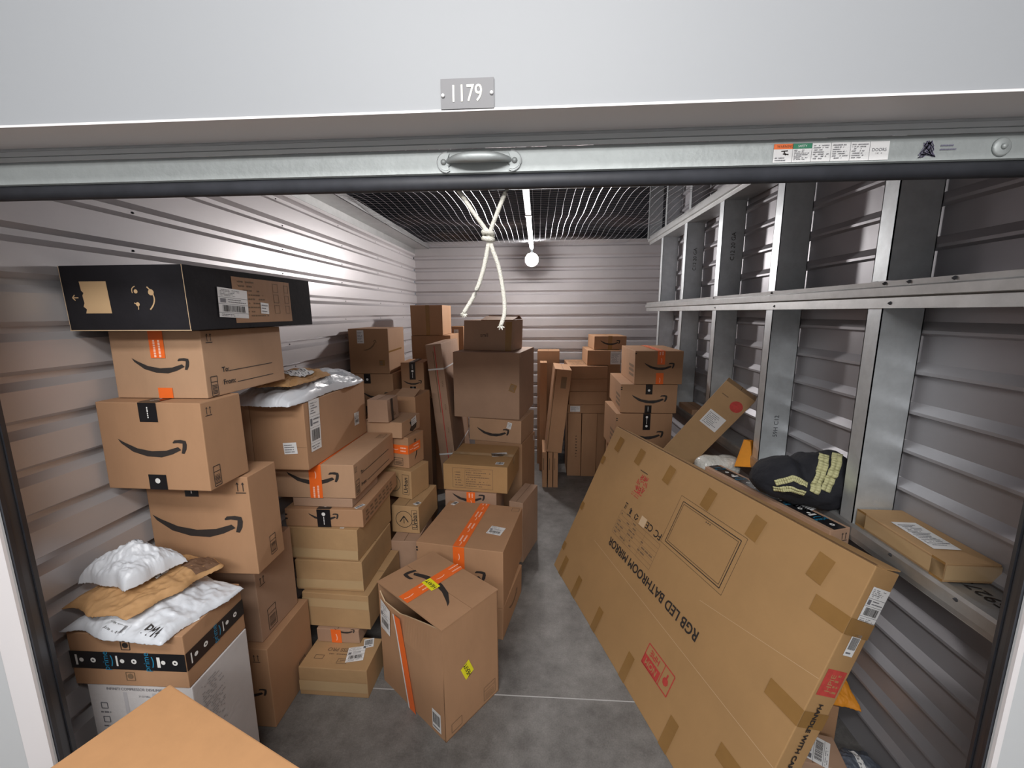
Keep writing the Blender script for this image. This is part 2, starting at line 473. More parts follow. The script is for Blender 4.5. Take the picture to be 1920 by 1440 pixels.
# back wall
P = ribs(ltops, 0, 2.50, 0, .027, .020, .016)
mb = MB()
for (x0, z0), (x1, z1) in zip(P, P[1:]):
    mb.poly([(XL-.02, YB+x0, z0), (1.40, YB+x0, z0), (1.40, YB+x1, z1), (XL-.02, YB+x1, z1)], M['panel'])
struct(mb.build('wall_back'))
# right wall: neighbour's panel behind the studs, ribs toward the room
rt = [1.663-.1355*k for k in range(-9, 13)]
P = ribs(rt, 0, 2.95, XR+.02, -.02, .010, .007, .028)
mb = MB()
for (x0, z0), (x1, z1) in zip(P, P[1:]):
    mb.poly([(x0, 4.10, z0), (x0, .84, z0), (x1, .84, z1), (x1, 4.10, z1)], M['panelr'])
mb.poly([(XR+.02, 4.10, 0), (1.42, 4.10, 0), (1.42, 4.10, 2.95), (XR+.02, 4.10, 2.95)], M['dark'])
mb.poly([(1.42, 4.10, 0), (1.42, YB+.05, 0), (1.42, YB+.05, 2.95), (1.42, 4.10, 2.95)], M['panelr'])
struct(mb.build('wall_right'))
# front wall with the door opening
OX0, OX1, OZ = -1.218, .971, 2.051
mb = MB()
T = .066
for a, b in (((-3.2, YD, 0), (OX0-.075, YD+T, 3.2)), ((OX1+.08, YD, 0), (3.2, YD+T, 3.2)), ((OX0-.08, YD, 0), (OX0, YD+.004, 3.2)), ((OX1, YD, 0), (OX1+.085, YD+.004, 3.2))): mb.box(a, (b[0], b[1], 1.9), M['wallw_lightened']); mb.box((a[0], a[1], 1.9), b, M['wallw'])  # one wall; lower part takes the lightened tone to even out the light
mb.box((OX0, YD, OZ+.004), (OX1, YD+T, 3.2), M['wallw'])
mb.box((-3.2, YD+T, OZ+.001), (OX1+2.2, YD+T+.03, 3.2), M['soffit'])
mb.box((OX0-.003, YD-.004, OZ), (OX1+.003, YD+T, OZ+.004), M['soffit'])
mb.box((-3.2, YD+T, 0), (OX0-.13, YD+T+.03, 3.2), M['soffit'])
mb.box((OX1+.13, YD+T, 0), (3.2, YD+T+.03, 3.2), M['soffit'])
struct(mb.build('wall_front'))
mb = MB(); mb.box((-4, -2.5, 0), (4, -2.4, 3.2), M['label']); struct(mb.build('wall_hall'))
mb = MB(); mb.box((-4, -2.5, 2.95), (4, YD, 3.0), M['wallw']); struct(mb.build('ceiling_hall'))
# pale edging strips of the jambs
mb = MB()
mb.box((OX0-.07, YD-.006, 0), (OX0, YD, OZ), M['soffit']); mb.box((OX1, YD-.006, 0), (OX1+.012, YD, OZ), M['soffit'])
struct(mb.build('trim_2'))
# overhead: dark deck over the mesh, foil faced insulation nearer the door
mb = MB(); mb.box((-3, .87, 3.3), (3, 5.2, 3.35), M['dark']); mb.box((-3, YB+.25, 2.3), (3, YB+.3, 3.3), M['dark']); mb.box((-2.25, .87, 2.3), (-2.2, 5.1, 3.3), M['dark'])
struct(mb.build('ceiling'))
mb = MB()
for i in range(29):
    x0, x1 = -1.75+i*.1, -1.75+(i+1)*.1
    z = [2.78+.02*math.sin(i*1.7), 2.78+.02*math.sin((i+1)*1.7)]
    mb.poly([(x0, .9, z[0]), (x0, 3.75, z[0]), (x1, 3.75, z[1]), (x1, .9, z[1])][::-1], M['foil'])
    mb.poly([(x0, 3.75, z[0]), (x0, 3.76, 2.86), (x1, 3.76, 2.86), (x1, 3.75, z[1])], M['foil'])
o = mb.build('insulation_blanket'); tag(o, 'dark purple foil-faced insulation blanket above the wire mesh', 'insulation')
md = o.modifiers.new('t', 'SOLIDIFY'); md.thickness = .03
mb = MB(); mb.box((-1.75, 3.76, 2.745), (1.2, 3.80, 2.775), M['galv'])
tag(mb.build('cross_beam'), 'thin galvanized cross beam along the edge of the purple insulation', 'beam')

# top tracks
mb = MB()
mb.box((XL, .9, ZC-.055), (XL+.003, YB, ZC), M['galvd']); mb.box((XL, .9, ZC-.003), (XL+.165, YB, ZC), M['galvd'])
mb.box((XL+.162, .9, ZC-.003), (XL+.165, YB, ZC+.045), M['galvd'])
tag(mb.build('wall_track'), 'galvanized steel track along the top of the left wall', 'rail')
def rail(prof, y0, y1, name, label, screws=()):
    mb = MB()
    n = len(prof)
    vs = [(x, y0, z) for x, z in prof]+[(x, y1, z) for x, z in prof]
    fs = [(i, (i+1) % n, n+(i+1) % n, n+i) for i in range(n)]+[tuple(range(n))[::-1], tuple(range(n, 2*n))]
    mb.mesh(vs, fs, M['galvd'])
    o = mb.build(name); tag(o, label, 'rail'); 
    for (x, y, z) in screws:
        s = MB(); c = Vector((x, y, z)); r = .006
        s.mesh([c+Vector((-.004*(q == 8), r*math.cos(q*PI/4), r*math.sin(q*PI/4))) for q in range(9)], [(q, (q+1) % 8, 8) for q in range(8)], M['guide'])
        s.build('screw', o)
    return o
SY = [1.455, 2.10, 2.745, 3.38, 3.99]
SX = 1.13
rail([(SX, 2.365), (SX-.006, 2.365), (SX-.006, 2.392), (SX-.022, 2.394), (SX-.022, 2.420), (SX-.006, 2.424), (SX-.006, 2.45), (SX+.14, 2.45), (SX+.14, 2.365)][::-1], .9, 4.45, 'wall_rail', 'galvanized top rail of the right wall at the mesh ceiling')
rail([(SX-.002, 1.707), (SX-.006, 1.707), (SX-.006, 1.740), (SX-.003, 1.743), (SX-.018, 1.746), (SX-.020, 1.772), (SX-.006, 1.777), (SX-.008, 1.793), (SX+.13, 1.796), (SX+.13, 1.707)][::-1], .88, 4.45, 'wall_rail', 'galvanized middle rail of the right wall, at eye height',
     [(SX-.007, y, 1.723) for y in (1.42, 2.08, 2.75)]+[(SX-.009, y+.03, 1.786) for y in (1.19, 1.33, 1.42, 2.08, 2.75)])
o = rail([(SX, .885), (SX, .887), (SX-.004, .905), (SX-.004, .938), (SX, .948), (SX+.02, .948), (SX+.024, .942), (SX+.135, .942), (SX+.135, .93), (SX+.03, .93), (SX+.03, .885)][::-1], .88, 4.45, 'wall_rail', 'low galvanized girt of the right wall with the flat carton lying on it',
     [(SX-.004, y, .932) for y in (1.07, 1.28)])
g = Face((SX+.035, .97, .9425), (SX+.035, .88, .9425), (SX+.135, .88, .9425), (SX+.135, .97, .9425))
s = MB(); g = Face((SX+.028, 1.12, .9424), (SX+.028, .88, .9424), (SX+.13, .88, .9424), (SX+.13, 1.12, .9424))
g.text(s, '59273', .035, .050, .036, M['ink'], 180, .0008, bold=.001)
s.build('stencil_number', o)
ords = ['nearest to the door', 'second from the door', 'third from the door', 'fourth from the door', 'farthest from the door']
for i, y in enumerate(SY):
    for nm, z0, z1, lab in (('lower', .948, 1.707, 'below the middle rail'), ('upper', 1.796, 2.365, 'above the middle rail')):
        mb = MB(); t = .003; xe = SX+.134
        mb.box((SX, y, z0), (xe, y+t, z1), M['galv'])               # web facing the door
        mb.box((SX, y, z0), (SX+t, y+.062, z1), M['galv'])          # flange facing the room
        mb.box((SX, y+.059, z0), (SX+.02, y+.062, z1), M['galv'])
        mb.box((xe-t, y, z0), (xe, y+.062, z1), M['galv'])
        o = mb.build('metal_stud'); tag(o, 'galvanized C stud of the right wall %s, %s' % (lab, ords[i]), 'stud', 'galvanized studs of the right wall')
        if nm == 'lower' and i < 2:
            f = Face((SX, y, z0), (xe, y, z0), (xe, y, z1), (SX, y, z1)); s = MB()
            f.text(s, '59H C12' if i else 'C12', .07, .18 if i else .07, .022, M['guide'] if i else M['slat'], 90, .0008); s.build('stencil_number', o)
        if nm == 'upper' and i in (2, 3):
            f = Face((SX, y, z0), (xe, y, z0), (xe, y, z1), (SX, y, z1)); s = MB()
            f.text(s, 'C12 20 GA', .07, .3, .026, M['ink'], 90, .0008); s.build('stencil_number', o)
for i, y in enumerate((3.38, 3.99, 4.6)):
    mb = MB(); mb.box((SX+.02, y, 2.45), (SX+.15, y+.003, 3.25), M['galv']); mb.box((SX+.02, y, 2.45), (SX+.023, y+.05, 3.25), M['galv'])
    tag(mb.build('metal_stud'), 'dim galvanized stud standing above the mesh on the right, ' + ['nearest', 'middle one', 'farthest'][i], 'stud', 'studs above the mesh')

# wire mesh ceiling
mb = MB()
zm = lambda x, y: ZC+.006+.010*math.sin(y*7+math.sin(x*5))+.012*noise.noise(Vector((x*3, y*3, 0)))
r = .0008
def wire(pts, mb=mb):
    P = [Vector(p) for p in pts]
    for a, b in zip(P, P[1:]):
        d = (b-a); side = Vector((d.y, -d.x, 0)).normalized()*r; upv = Vector((0, 0, r))
        mb.mesh([a-side, a-upv, a+side, a+upv, b-side, b-upv, b+side, b+upv], [(0, 1, 5, 4), (1, 2, 6, 5), (2, 3, 7, 6), (3, 0, 4, 7)], M['wire'])
x = -1.245
xs = []
while x < 1.10: xs.append(x); x += .0525
ys = [.95+i*.0525 for i in range(int((YB-.97)/.0525)+1)]
for x in xs:
    wire([(x+.004*noise.noise(Vector((x*9, y*4, 3))), y, zm(x, y)) for y in ys[::2]])
for y in ys:
    wire([(x, y+.003*math.sin(x*8), zm(x, y)+.0015) for x in xs[::3]])
tag(mb.build('wire_mesh'), 'welded galvanized wire mesh stretched across the unit as its ceiling', 'mesh')

# conduit and bulb
BY = 4.45
mb = MB(); mb.box((-.088, .95, 2.355), (-.052, BY+.12, 2.385), M['galv'])
for y in (1.7, 3.0, 4.1): mb.box((-.092, y, 2.352), (-.048, y+.02, 2.416), M['galv'])
tag(mb.build('light_conduit'), 'narrow galvanized conduit under the mesh leading to the bulb', 'conduit')
BY = 4.45
b = thing('light_bulb', 'glowing round bulb at the end of the ceiling conduit', 'bulb', (-.068, BY, 2.238))
em = bpy.data.materials.new('bulb_glow'); em.use_nodes = True
nt = em.node_tree; nt.nodes.remove(nt.nodes['Principled BSDF']); e = nt.nodes.new('ShaderNodeEmission')
e.inputs[0].default_value = (1, .95, .93, 1); e.inputs[1].default_value = BULB_POWER
nt.links.new(e.outputs[0], nt.nodes['Material Output'].inputs[0])
mb = MB(); R_ = .068; n1, n2 = 16, 24
# dome of the lamp looks toward the door, its opaque housing toward the back wall
vs = [(R_*math.sin(PI*i/n1)*math.cos(2*PI*j/n2), -R_*math.cos(PI*i/n1), R_*math.sin(PI*i/n1)*math.sin(2*PI*j/n2)) for i in range(9) for j in range(n2)]
mb.mesh(vs, [(i*n2+j, i*n2+(j+1) % n2, (i+1)*n2+(j+1) % n2, (i+1)*n2+j) for i in range(8) for j in range(n2)], em)
TL = Matrix.Rotation(math.radians(6), 3, 'X'); mb.v = [tuple(TL @ Vector(v)) for v in mb.v]
mb.build('globe', b, True)
mb = MB(); tube(mb, [(0, .0, 0), (0, .03, 0), (0, .075, 0), (0, .11, 0)], [.070, .066, .038, .030], M['white_board'], 20); mb.v = [tuple(TL @ Vector(v)) for v in mb.v]; mb.build('lamp_housing', b, True)
mb = MB(); tube(mb, [(0, .075, .06), (0, .075, .115)], .012, M['galv'], 10); mb.build('socket_stem', b)

# ------------------------------------------------------------------ roll-up door
door = struct(bpy.data.objects.new('door_1', None)); col.objects.link(door); door.location = (-.1235, .90, 1.95)
dx0, dx1 = -1.262+.1235, 1.022+.1235
mb = MB()   # curtain slat, curved
pr = [(-.004, .077), (-.008, .084), (-.006, .094), (0.0, .102), (.010, .108), (.02, .115), (.03, .16), (.03, .28)]
for (a, b_), (c, d) in zip(pr, pr[1:]): mb.poly([(dx0, a, b_), (dx1, a, b_), (dx1, c, d), (dx0, c, d)], M['slat'])
cs = mb.build('curtain', door)
md = cs.modifiers.new('t', 'SOLIDIFY'); md.thickness = .003; md.offset = 1
mb = MB()
n = 6
pr = [(0, .029), (-.004, .031), (-.004, .070), (.002, .078), (.03, .078), (.03, .029)]
vs = [(dx0, y, z) for y, z in pr]+[(dx1, y, z) for y, z in pr]
mb.mesh(vs, [(i, n+i, n+(i+1) % n, (i+1) % n) for i in range(n)]+[tuple(range(n)), tuple(range(n, 2*n))[::-1]], M['bar'])
bar = mb.build('bottom_bar', door)
mb = MB()
pr = [(.002, .0285), (-.003, .022), (-.004, .012), (.0, .003), (.008, 0), (.018, .003), (.022, .012), (.022, .0285)]; n = len(pr)
vs = [(dx0, y, z) for y, z in pr]+[(dx1, y, z) for y, z in pr]
mb.mesh(vs, [(i, n+i, n+(i+1) % n, (i+1) % n) for i in range(n)]+[tuple(range(n)), tuple(range(n, 2*n))[::-1]], M['rubber'])
mb.build('rubber_seal', door, True)
BF = Face((dx0, -.0042, .031), (dx1, -.0042, .031), (dx1, -.0042, .070), (dx0, -.0042, .070))
# pull handle
hu = -.1205+.1235-dx0
def strap(mb, f, cu, cv, s):
    """D-shaped fixing plate, flat side toward the grip"""
    pts = [(cu-s*.010, cv-.0165)]+[(cu-s*.004+s*.019*math.cos(a), cv+.0185*math.sin(a)) for a in [(-.5+i/10)*PI for i in range(11)]]+[(cu-s*.010, cv+.0165), (cu-s*.007, cv+.008), (cu-s*.012, cv+.004), (cu-s*.012, cv-.004), (cu-s*.007, cv-.008)]
    if s < 0: pts = pts[::-1]
    k = len(pts)
    for (o0_, o1_, sc_) in ((.0002, .003, 1), (.003, .0042, .86)):
        up = [f.p(cu+(u-cu)*sc_, cv+(v-cv)*sc_, o1_) for u, v in pts]; lo = [f.p(cu+(u-cu)*(sc_ if o0_ > .001 else 1), cv+(v-cv)*(sc_ if o0_ > .001 else 1), o0_) for u, v in pts]
        cen = f.p(cu, cv, o1_)
        mb.mesh(up+lo+[cen], [(i, (i+1) % k, 2*k) for i in range(k)]+[(k+i, k+(i+1) % k, (i+1) % k, i) for i in range(k)], M['bar'])
mb = MB(); cv = .0195
for s_ in (-1, 1):
    strap(mb, BF, hu+s_*.070, cv, s_)
    rim = [BF.p(hu+s_*.070-s_*.005+s_*.0205*math.cos((-.5+i/12)*PI), cv+.0195*math.sin((-.5+i/12)*PI), .0025) for i in range(13)]
    tube(mb, rim, .0011, M['slat'], 6)
P = []
Rr = []
for i in range(25):
    t = i/24*2-1
    P.append(BF.p(hu+t*.063, cv+.0015, .004+.020*(1-abs(t)**3))); Rr.append(.0045+.0055*(1-abs(t)**2.5))
tube(mb, P, Rr, M['bar'], 16)
hd = mb.build('pull_handle', bar, True)
md = hd.modifiers.new('edge', 'EDGE_SPLIT'); md.split_angle = .9
for s_ in (-1, 1):
    q = MB()
    tube(q, [BF.p(hu+s_*.072, cv, .003), BF.p(hu+s_*.072, cv, .0065), BF.p(hu+s_*.072, cv, .009)], [.006, .0055, .002], M['bar'], 14)
    q.build('rivet', bar, True)
q = MB(); cu = OX1+.1235-.10-dx0-.006
tube(q, [BF.p(cu, cv, .0005), BF.p(cu, cv, .003), BF.p(cu, cv, .005)], [.017, .016, .013], M['bar'], 20)
tube(q, [BF.p(cu, cv, .004), BF.p(cu, cv, .009)], [.006, .004], M['bar'], 12)
q.build('bolt_disc', bar, True)
# warning sticker
su0 = .453+.1235-dx0; sw, sh = .212, .033
g = sub(BF, su0+sw/2, cv, sw, sh, 0, .0008)
mb = MB(); g.rect(mb, 0, 0, sw, sh, M['label'], 0)
cw = sw/6
g.rect(mb, 0, sh*.72, cw, sh, M['warn'], .0004); g.rect(mb, cw, sh*.72, 2*cw, sh, M['green'], .0004)
g.text(mb, 'WARNING', cw*.58, sh*.86, sh*.15, M['ink'], 0, .0006, .9)
g.text(mb, 'SAFETY', cw*1.5, sh*.86, sh*.12, M['label'], 0, .0006, .9)
g.line(mb, (cw*.4, sh*.6), (cw*.75, sh*.62), .002, M['ink'], .0005); g.line(mb, (cw*.55, sh*.6), (cw*.65, sh*.38), .002, M['ink'], .0005); g.line(mb, (cw*.5, sh*.46), (cw*.8, sh*.42), .002, M['ink'], .0005)
g.small_text(mb, cw*.08, sh*.05, cw*.95, sh*.3, 2, M['lprint'])
for i in range(1, 5): 
    g.small_text(mb, cw*(i+.08), sh*.1, cw*(i+.92), sh*(.68 if i == 1 else .92), 7, M['lprint'])
    g.line(mb, (cw*i, 0), (cw*i, sh), .0006, M['lprint'], .0004)
g.line(mb, (cw*5, 0), (cw*5, sh), .0006, M['lprint'], .0004)
g.text(mb, 'DOORS', cw*5.5, sh*.55, sh*.17, M['lprint'], 0, .0006)
g.small_text(mb, cw*5.2, sh*.3, cw*5.8, sh*.42, 1, M['lprint'])
mb.build('warning_sticker', bar)
mb = MB(); su = .735+.1235-dx0
P = [(su+.012*math.sin(i*2.3)+.004*math.sin(i*.7), cv+.015*math.cos(i*1.7)) for i in range(46)]
for a, b_ in zip(P, P[1:]): BF.line(mb, a, b_, .0012, M['scrib'], .0008)
for k in range(2): BF.small_text(mb, su+.022, cv-.004+.007*k, su+.055, cv+.002+.007*k, 1, M['scrib'], 1)
mb.build('faded_sticker', bar)

# side guides of the door
for sg, xa, xb, lab in ((1, OX0, -1.246, 'dark steel door guide with black seals on the left jamb'), (-1, OX1, 1.005, 'dark steel door guide with black seals on the right jamb')):
    g_ = thing('door_guide', lab, 'door guide', (xa, YD+.0045, 0))
    dx = xb-xa; D_ = .056; zt_ = OZ-.012
    def seg(a, b_, m, nm, lift):
        mb = MB(); n_ = Vector((D_, -dx, 0)).normalized()*(1 if sg > 0 else -1)*lift
        P_ = [Vector((dx*a, D_*a, 0))+n_, Vector((dx*b_, D_*b_, 0))+n_, Vector((dx*b_-sg*.012, D_*b_, 0)), Vector((dx*a-sg*.012, D_*a, 0))]
        n = 4; vs = P_+[p+Vector((0, 0, zt_)) for p in P_]
        mb.mesh(vs, [(i, (i+1) % n, n+(i+1) % n, n+i) for i in range(n)]+[(3, 2, 1, 0), (4, 5, 6, 7)], m); return mb.build(nm, g_)
    seg(0, .24, M['rubber'], 'black_seal', .004); seg(.245, .745, M['guide'], 'steel_channel', .0015); seg(.75, 1, M['rubber'], 'black_seal', .005)
# number plate
pl = thing('number_plate', 'small grey plate reading 1179 above the door', 'sign', (-.126, YD-.001, 2.0785), 0)
mb = MB(); pw, ph = .094, .050
mb.box((-pw/2, -.003, -ph/2), (pw/2, 0, ph/2), M['plate']); 
f = Face((-pw/2, -.003, -ph/2), (pw/2, -.003, -ph/2), (pw/2, -.003, ph/2), (-pw/2, -.003, ph/2))
f.text(mb, '1179', pw/2, ph/2+.001, .028, M['cream'], 0, .0006, .76, bold=.0003); mb.build('plate', pl)
for sx in (-1, 1):
    q = MB(); tube(q, [(sx*.043, -.003, -.001+.001*sx), (sx*.043, -.0055, -.001+.001*sx), (sx*.043, -.0065, -.001+.001*sx)], [.0035, .003, .001], M['label'], 10); q.build('screw', pl, True)
# rope
rp = thing('pull_rope', 'knotted white cotton door rope hanging below the door bar', 'rope', (-.1088, .93, 1.8628))
mb = MB(); o0 = Vector((-.1088, .93, 1.8628)); SC = lambda p: Vector((p[0]*.93, p[1]*.93, 1.7+(p[2]-1.7)*.93)); L_ = lambda pts: smooth_path([SC(p)-o0 for p in pts])
tube(mb, L_([(-.200, .985, 2.00), (-.185, 1.0, 1.979), (-.153, 1.0, 1.932), (-.117, 1.0, 1.880), (-.118, 1.0, 1.85), (-.131, 1.0, 1.794), (-.150, 1.0, 1.745), (-.178, 1.0, 1.700)]), .0047, M['rope'], 10)
tube(mb, L_([(-.062, .985, 2.00), (-.073, 1.0, 1.976), (-.093, 1.002, 1.931), (-.113, 1.004, 1.880), (-.108, 1.0, 1.85), (-.093, 1.0, 1.806), (-.082, 1.0, 1.745), (-.080, 1.0, 1.70), (-.089, 1.0, 1.670)]), .0047, M['rope'], 10)
mb.build('cord', rp, True)
mb = MB()
tube(mb, [(.0105*math.cos(a*.9), .009*math.sin(a*.9), .008*math.sin(a*.35)) for a in range(0, 16)], .0052, M['rope'], 10)
mb.build('knot', rp, True)
for c, k in ((SC((-.178, 1.0, 1.698))-o0, 9), (SC((-.089, 1.0, 1.668))-o0, 6)):
    mb = MB()
    for i in range(k):
        a = i*2*PI/k; c_ = Vector(c); tube(mb, [c_, c_+Vector((.008*math.cos(a), .004*math.sin(a*2), -.003+.006*math.sin(a)))], [.003, .001], M['rope'], 5)
    mb.build('frayed_end', rp)
# ------------------------------------------------------------------ cartons
GA, GB, GC, GE, GG, GK, GL = ('cartons stacked against the left wall', 'cartons in the column right of the smile boxes', 'cartons in the near left corner', 'cartons in the centre stack', 'cartons piled behind the second column', 'cartons at the back right of the unit', 'three stacked smile boxes by the right wall')
S_ = 'smile'
def side_marks(B, f, su=.03, arrows=True, code=True, h=.05):
    if arrows: f.arrows(B.mb, f.W*.0+.045, f.H-.05, h)
    if code: f.codebox(B.mb, .035, .02, .075, .095)

# --- left stack, bottom to top
b = Box('plain-sided smile carton on the floor at the foot of the left stack', -1.08, 1.393, 0, 0, .33, .30, .372, 0, GA)
b.F.smile(b.mb, .225, .165, .17); b.F.arrows(b.mb, .282, .325, .038); b.R.codebox(b.mb, .19, .03, .235, .13); b.done(); b.ctape(0)
b = Box('pinkish carton without smile, second from the floor in the left stack', -1.118, 1.425, .372, -1.5, .29, .24, .383, 2, GA)
b.R.arrows(b.mb, .035, .255, .04); b.R.codebox(b.mb, .045, .02, .095, .115); b.done()
b = Box('smile carton behind the poly mailers, under the black-taped one', -1.017, 1.319, .757, 1.0, .383, .160, .379, 0, GA)
b.F.smile(b.mb, .178, .188, .335); b.F.arrows(b.mb, .352, .335, .045); b.R.codebox(b.mb, .078, .03, .112, .105); b.done()
b.ctape(.075, .05, M['btape'], 'black', u=.17)
b = Box('smile carton with black tape strips above and below the smile', -1.045, 1.189, 1.139, -1.4, .357, .172, .291, 0, GA)
b.F.smile(b.mb, .178, .140, .236); b.R.arrows(b.mb, .028, .256, .032); b.R.codebox(b.mb, .018, .008, .045, .075); b.done()
b.ctape(.062, .062, M['btape'], 'black'); b.bottom_tape(.052, .062, M['btape'], 'black')
b = Box('smile carton with orange tape and To and From lines, under the black box', -1.065, 1.25, 1.430, -.8, .315, .405, .221, 1, GA)
b.F.smile(b.mb, .168, .107, .197); f = b.R; f.arrows(b.mb, .03, .192, .033); f.codebox(b.mb, .018, .004, .045, .068)
f.text(b.mb, 'To:', .085, .085, .017, M['ink'], 0, bold=.001); f.line(b.mb, (.103, .078), (.33, .078), .0025, M['ink'])
f.text(b.mb, 'From:', .098, .042, .017, M['ink'], 0, bold=.001); f.line(b.mb, (.135, .034), (.33, .034), .0025, M['ink']); b.done()
b.ctape(.087, .05, M['orange'], 'orange', u=.163); b.bottom_tape(.035, .05, M['orange'], 'orange', u=.172)
b = Box('long black carton with smiling face print on top of the left stack', -1.022, 1.174, 1.652, -.3, .387, .66, .193, M['black_board'], GA, seam=False)
f = b.F; TN = M['tan']
# torn-edged tan patch, arrow and the face print lying on its side
f.poly(b.mb, [(.062, .052), (.145, .052), (.143, .145), (.058, .145), (.060, .118), (.066, .112), (.061, .104), (.063, .082), (.058, .072), (.067, .064)], TN)
f.line(b.mb, (.03, .098), (.047, .098), .003, TN); f.line(b.mb, (.028, .098), (.036, .106), .003, TN); f.line(b.mb, (.028, .098), (.036, .090), .003, TN)
f.dot(b.mb, .232, .115, .006, TN); f.dot(b.mb, .232, .078, .006, TN)
f.arc(b.mb, .226, .120, .022, 62, TN, .0012, 6, -.5, .0028); f.arc(b.mb, .226, .072, .022, 118, TN, .0012, 6, .5, .0028)
f.arc(b.mb, .268, .095, .066, 90, TN, .0012, 10, .55, .004); f.dot(b.mb, .279, .112, .009, TN)
f = b.R
f.rect(b.mb, .185, .018, .507, .172, KR[0], .0008); f.small_text(b.mb, .215, .035, .36, .165, 9, M['ink_soft'])
for k in range(3): f.frame(b.mb, .40, .05+.04*k, .43, .08+.04*k, .002, M['ink_soft'], .0014); f.frame(b.mb, .47, .05+.04*k, .495, .078+.04*k, .002, M['ink_soft'], .0014)
for u in (.001, .3855): b.F.rect(b.mb, min(u, .384), .0, min(u, .384)+.0018, b.F.H, M['edge'], .0014)
b.F.rect(b.mb, 0, 0, b.F.W, .0025, M['edge'], .0016)
b.done(); b.label(f, .182, .083, .135, .095, -3, 'ship'); b.label(f, .339, .068, .045, .04, -4, 'text')

# --- near left corner
b = Box('white dehumidifier carton standing in the near left corner', -1.042, 1.014, 0, .6, .335, .24, .588, M['white_board'], GC, seam=False)
f = b.F
f.text(b.mb, 'INFINITI COMPRESSOR DEHUMIDIFIER', .165, .572, .0095, M['lprint'], 0, sx=.92)
f.text(b.mb, '21-22 kBtu', .18, .548, .006, M['lprint'], 0)
for u in (.112, .205): f.rect(b.mb, u, 0, u+.012, .56, mat('pale_grey_stripe', (.50, .49, .51), .7), .0008)
for v in (.50, .45): f.frame(b.mb, .035, v, .055, v+.02, .003, M['lprint']); f.small_text(b.mb, .03, v-.02, .065, v-.006, 1, M['lprint'])
b.R.small_text(b.mb, .03, .30, .12, .56, 30, mat('pale_print', (.38, .37, .38), .7), .6); b.done()
b = Box('flat carton wrapped in black tape with blue lettering in the near left corner', -1.042, 1.011, .588, .6, .362, .246, .178, 0, GC, flap='x')
f = b.F
for v in (.125, .02):
    f.frame(b.mb, .168, v, .195, v+.028, .0025, M['ink'] if v > .1 else M['ink_soft']); f.dot(b.mb, .1815, v+.015, .009, M['ink'] if v > .1 else M['ink_soft'])
b.R.smile(b.mb, .14, .088, .19); b.done()
tape(b.root, [(b.F, (0, .087), (b.F.W, .087)), (b.R, (0, .087), (b.R.W, .087))], .058, M['btape'], 'prime')
b.label(b.T, .333, .045, .032, .07, -28, 'code')
# foreground carton close to the lens
b = Box('bright orange-tan carton lid in the near left foreground', -.52, .63, .0, 0, .50, .42, .80, 5, None, seam=False)
rz = math.radians(41)
b.root.location = (-.7456, .542, 0); b.root.rotation_euler = (0, 0, math.radians(-21.1)); b.done()

# --- second column, bottom to top
b = Box('golden carton with upside-down lettering on the floor below the second column', -.748, 1.544, 0, -.7, .318, .19, .141, 4, GB, seam=False)
T = b.T
T.text(b.mb, 'PRESS PRO', .15, .105, .020, M['ink_soft'], 180, bold=.001); T.small_text(b.mb, .09, .072, .21, .088, 1, M['ink_soft'])
T.frame(b.mb, .045, .05, .085, .07, .003, M['ink_soft']); T.frame(b.mb, .16, .03, .205, .055, .003, M['ink_soft']); T.small_text(b.mb, .165, .034, .2, .05, 2, M['ink_soft']); b.done()
b.label(b.T, .228, .085, .078, .085, 14, 'ship'); b.label(b.T, .262, .152, .045, .055, 18, 'code')
tape(b.root, [(b.F, (0, .05), (b.F.W, .05))], .05, M['gtape'])
b = Box('small carton with orange tape squeezed low in the second column', -.843, 1.693, .141, -1, .209, .15, .073, 2, GB)
b.F.smile(b.mb, .14, .065, .10); b.done(); tape(b.root, [(b.F, (.096, 0), (.096, .072))], .05, M['orange'], 'orange')
def taped_plain(lab, x, y, z, yaw, w, d, h, board, tapev=.5, top=True):
    b = Box(lab, x, y, z, yaw, w, d, h, board, GB, flap='x'); b.done()
    tape(b.root, [(b.F, (0, b.F.H*tapev), (b.F.W, b.F.H*tapev))], .045, M['gtape'])
    return b
b = taped_plain('golden taped carton, third from the floor in the second column', -.788, 1.699, .214, -2.5, .334, .39, .177, 4, .72)
b = taped_plain('golden taped carton halfway up the second column', -.821, 1.730, .391, -.6, .330, .37, .156, 4, .22)
b = taped_plain('plain golden carton right below the black-taped flat box', -.839, 1.732, .547, -2.5, .346, .395, .160, 4, .2)
b.label(b.T, .27, .012, .02, .01, 0, 'text')
b = Box('flat smile carton with a black tape strip in the second column', -.814, 1.757, .707, .6, .374, .48, .089, 0, GB)
b.F.smile(b.mb, .187, .050, .145); b.F.rect(b.mb, .0, .055, .012, .063, M['ink']); b.F.rect(b.mb, .0, .035, .012, .043, M['ink'])
for k in range(7): b.R.rect(b.mb, .03+.055*k, .018, .068+.055*k, .028, M['ink_soft']); b.R.rect(b.mb, .04+.055*k, .038, .075+.055*k, .046, M['ink_soft']); b.R.rect(b.mb, .035+.055*k, .055, .065+.055*k, .066, M['ink_soft'])
b.done(); b.ctape(.088, .065, M['btape'], 'black'); b.label(b.T, .349, .035, .05, .02, 60, 'code')
b = Box('thin pinkish carton slice under the To and From box', -.869, 1.776, .796, -1, .291, .30, .045, 2, GB, flap='x'); b.done()
b = Box('long smile carton with orange tape and To and From lines on its side', -.851, 1.776, .842, .1, .390, .53, .168, 1, GB)
b.F.smile(b.mb, .191, .098, .254); f = b.R; f.arrows(b.mb, .02, .135, .03); f.codebox(b.mb, .012, .01, .05, .08)
f.text(b.mb, 'To:', .087, .10, .018, M['ink'], 0, bold=.001); f.line(b.mb, (.107, .094), (.45, .092), .003, M['ink'])
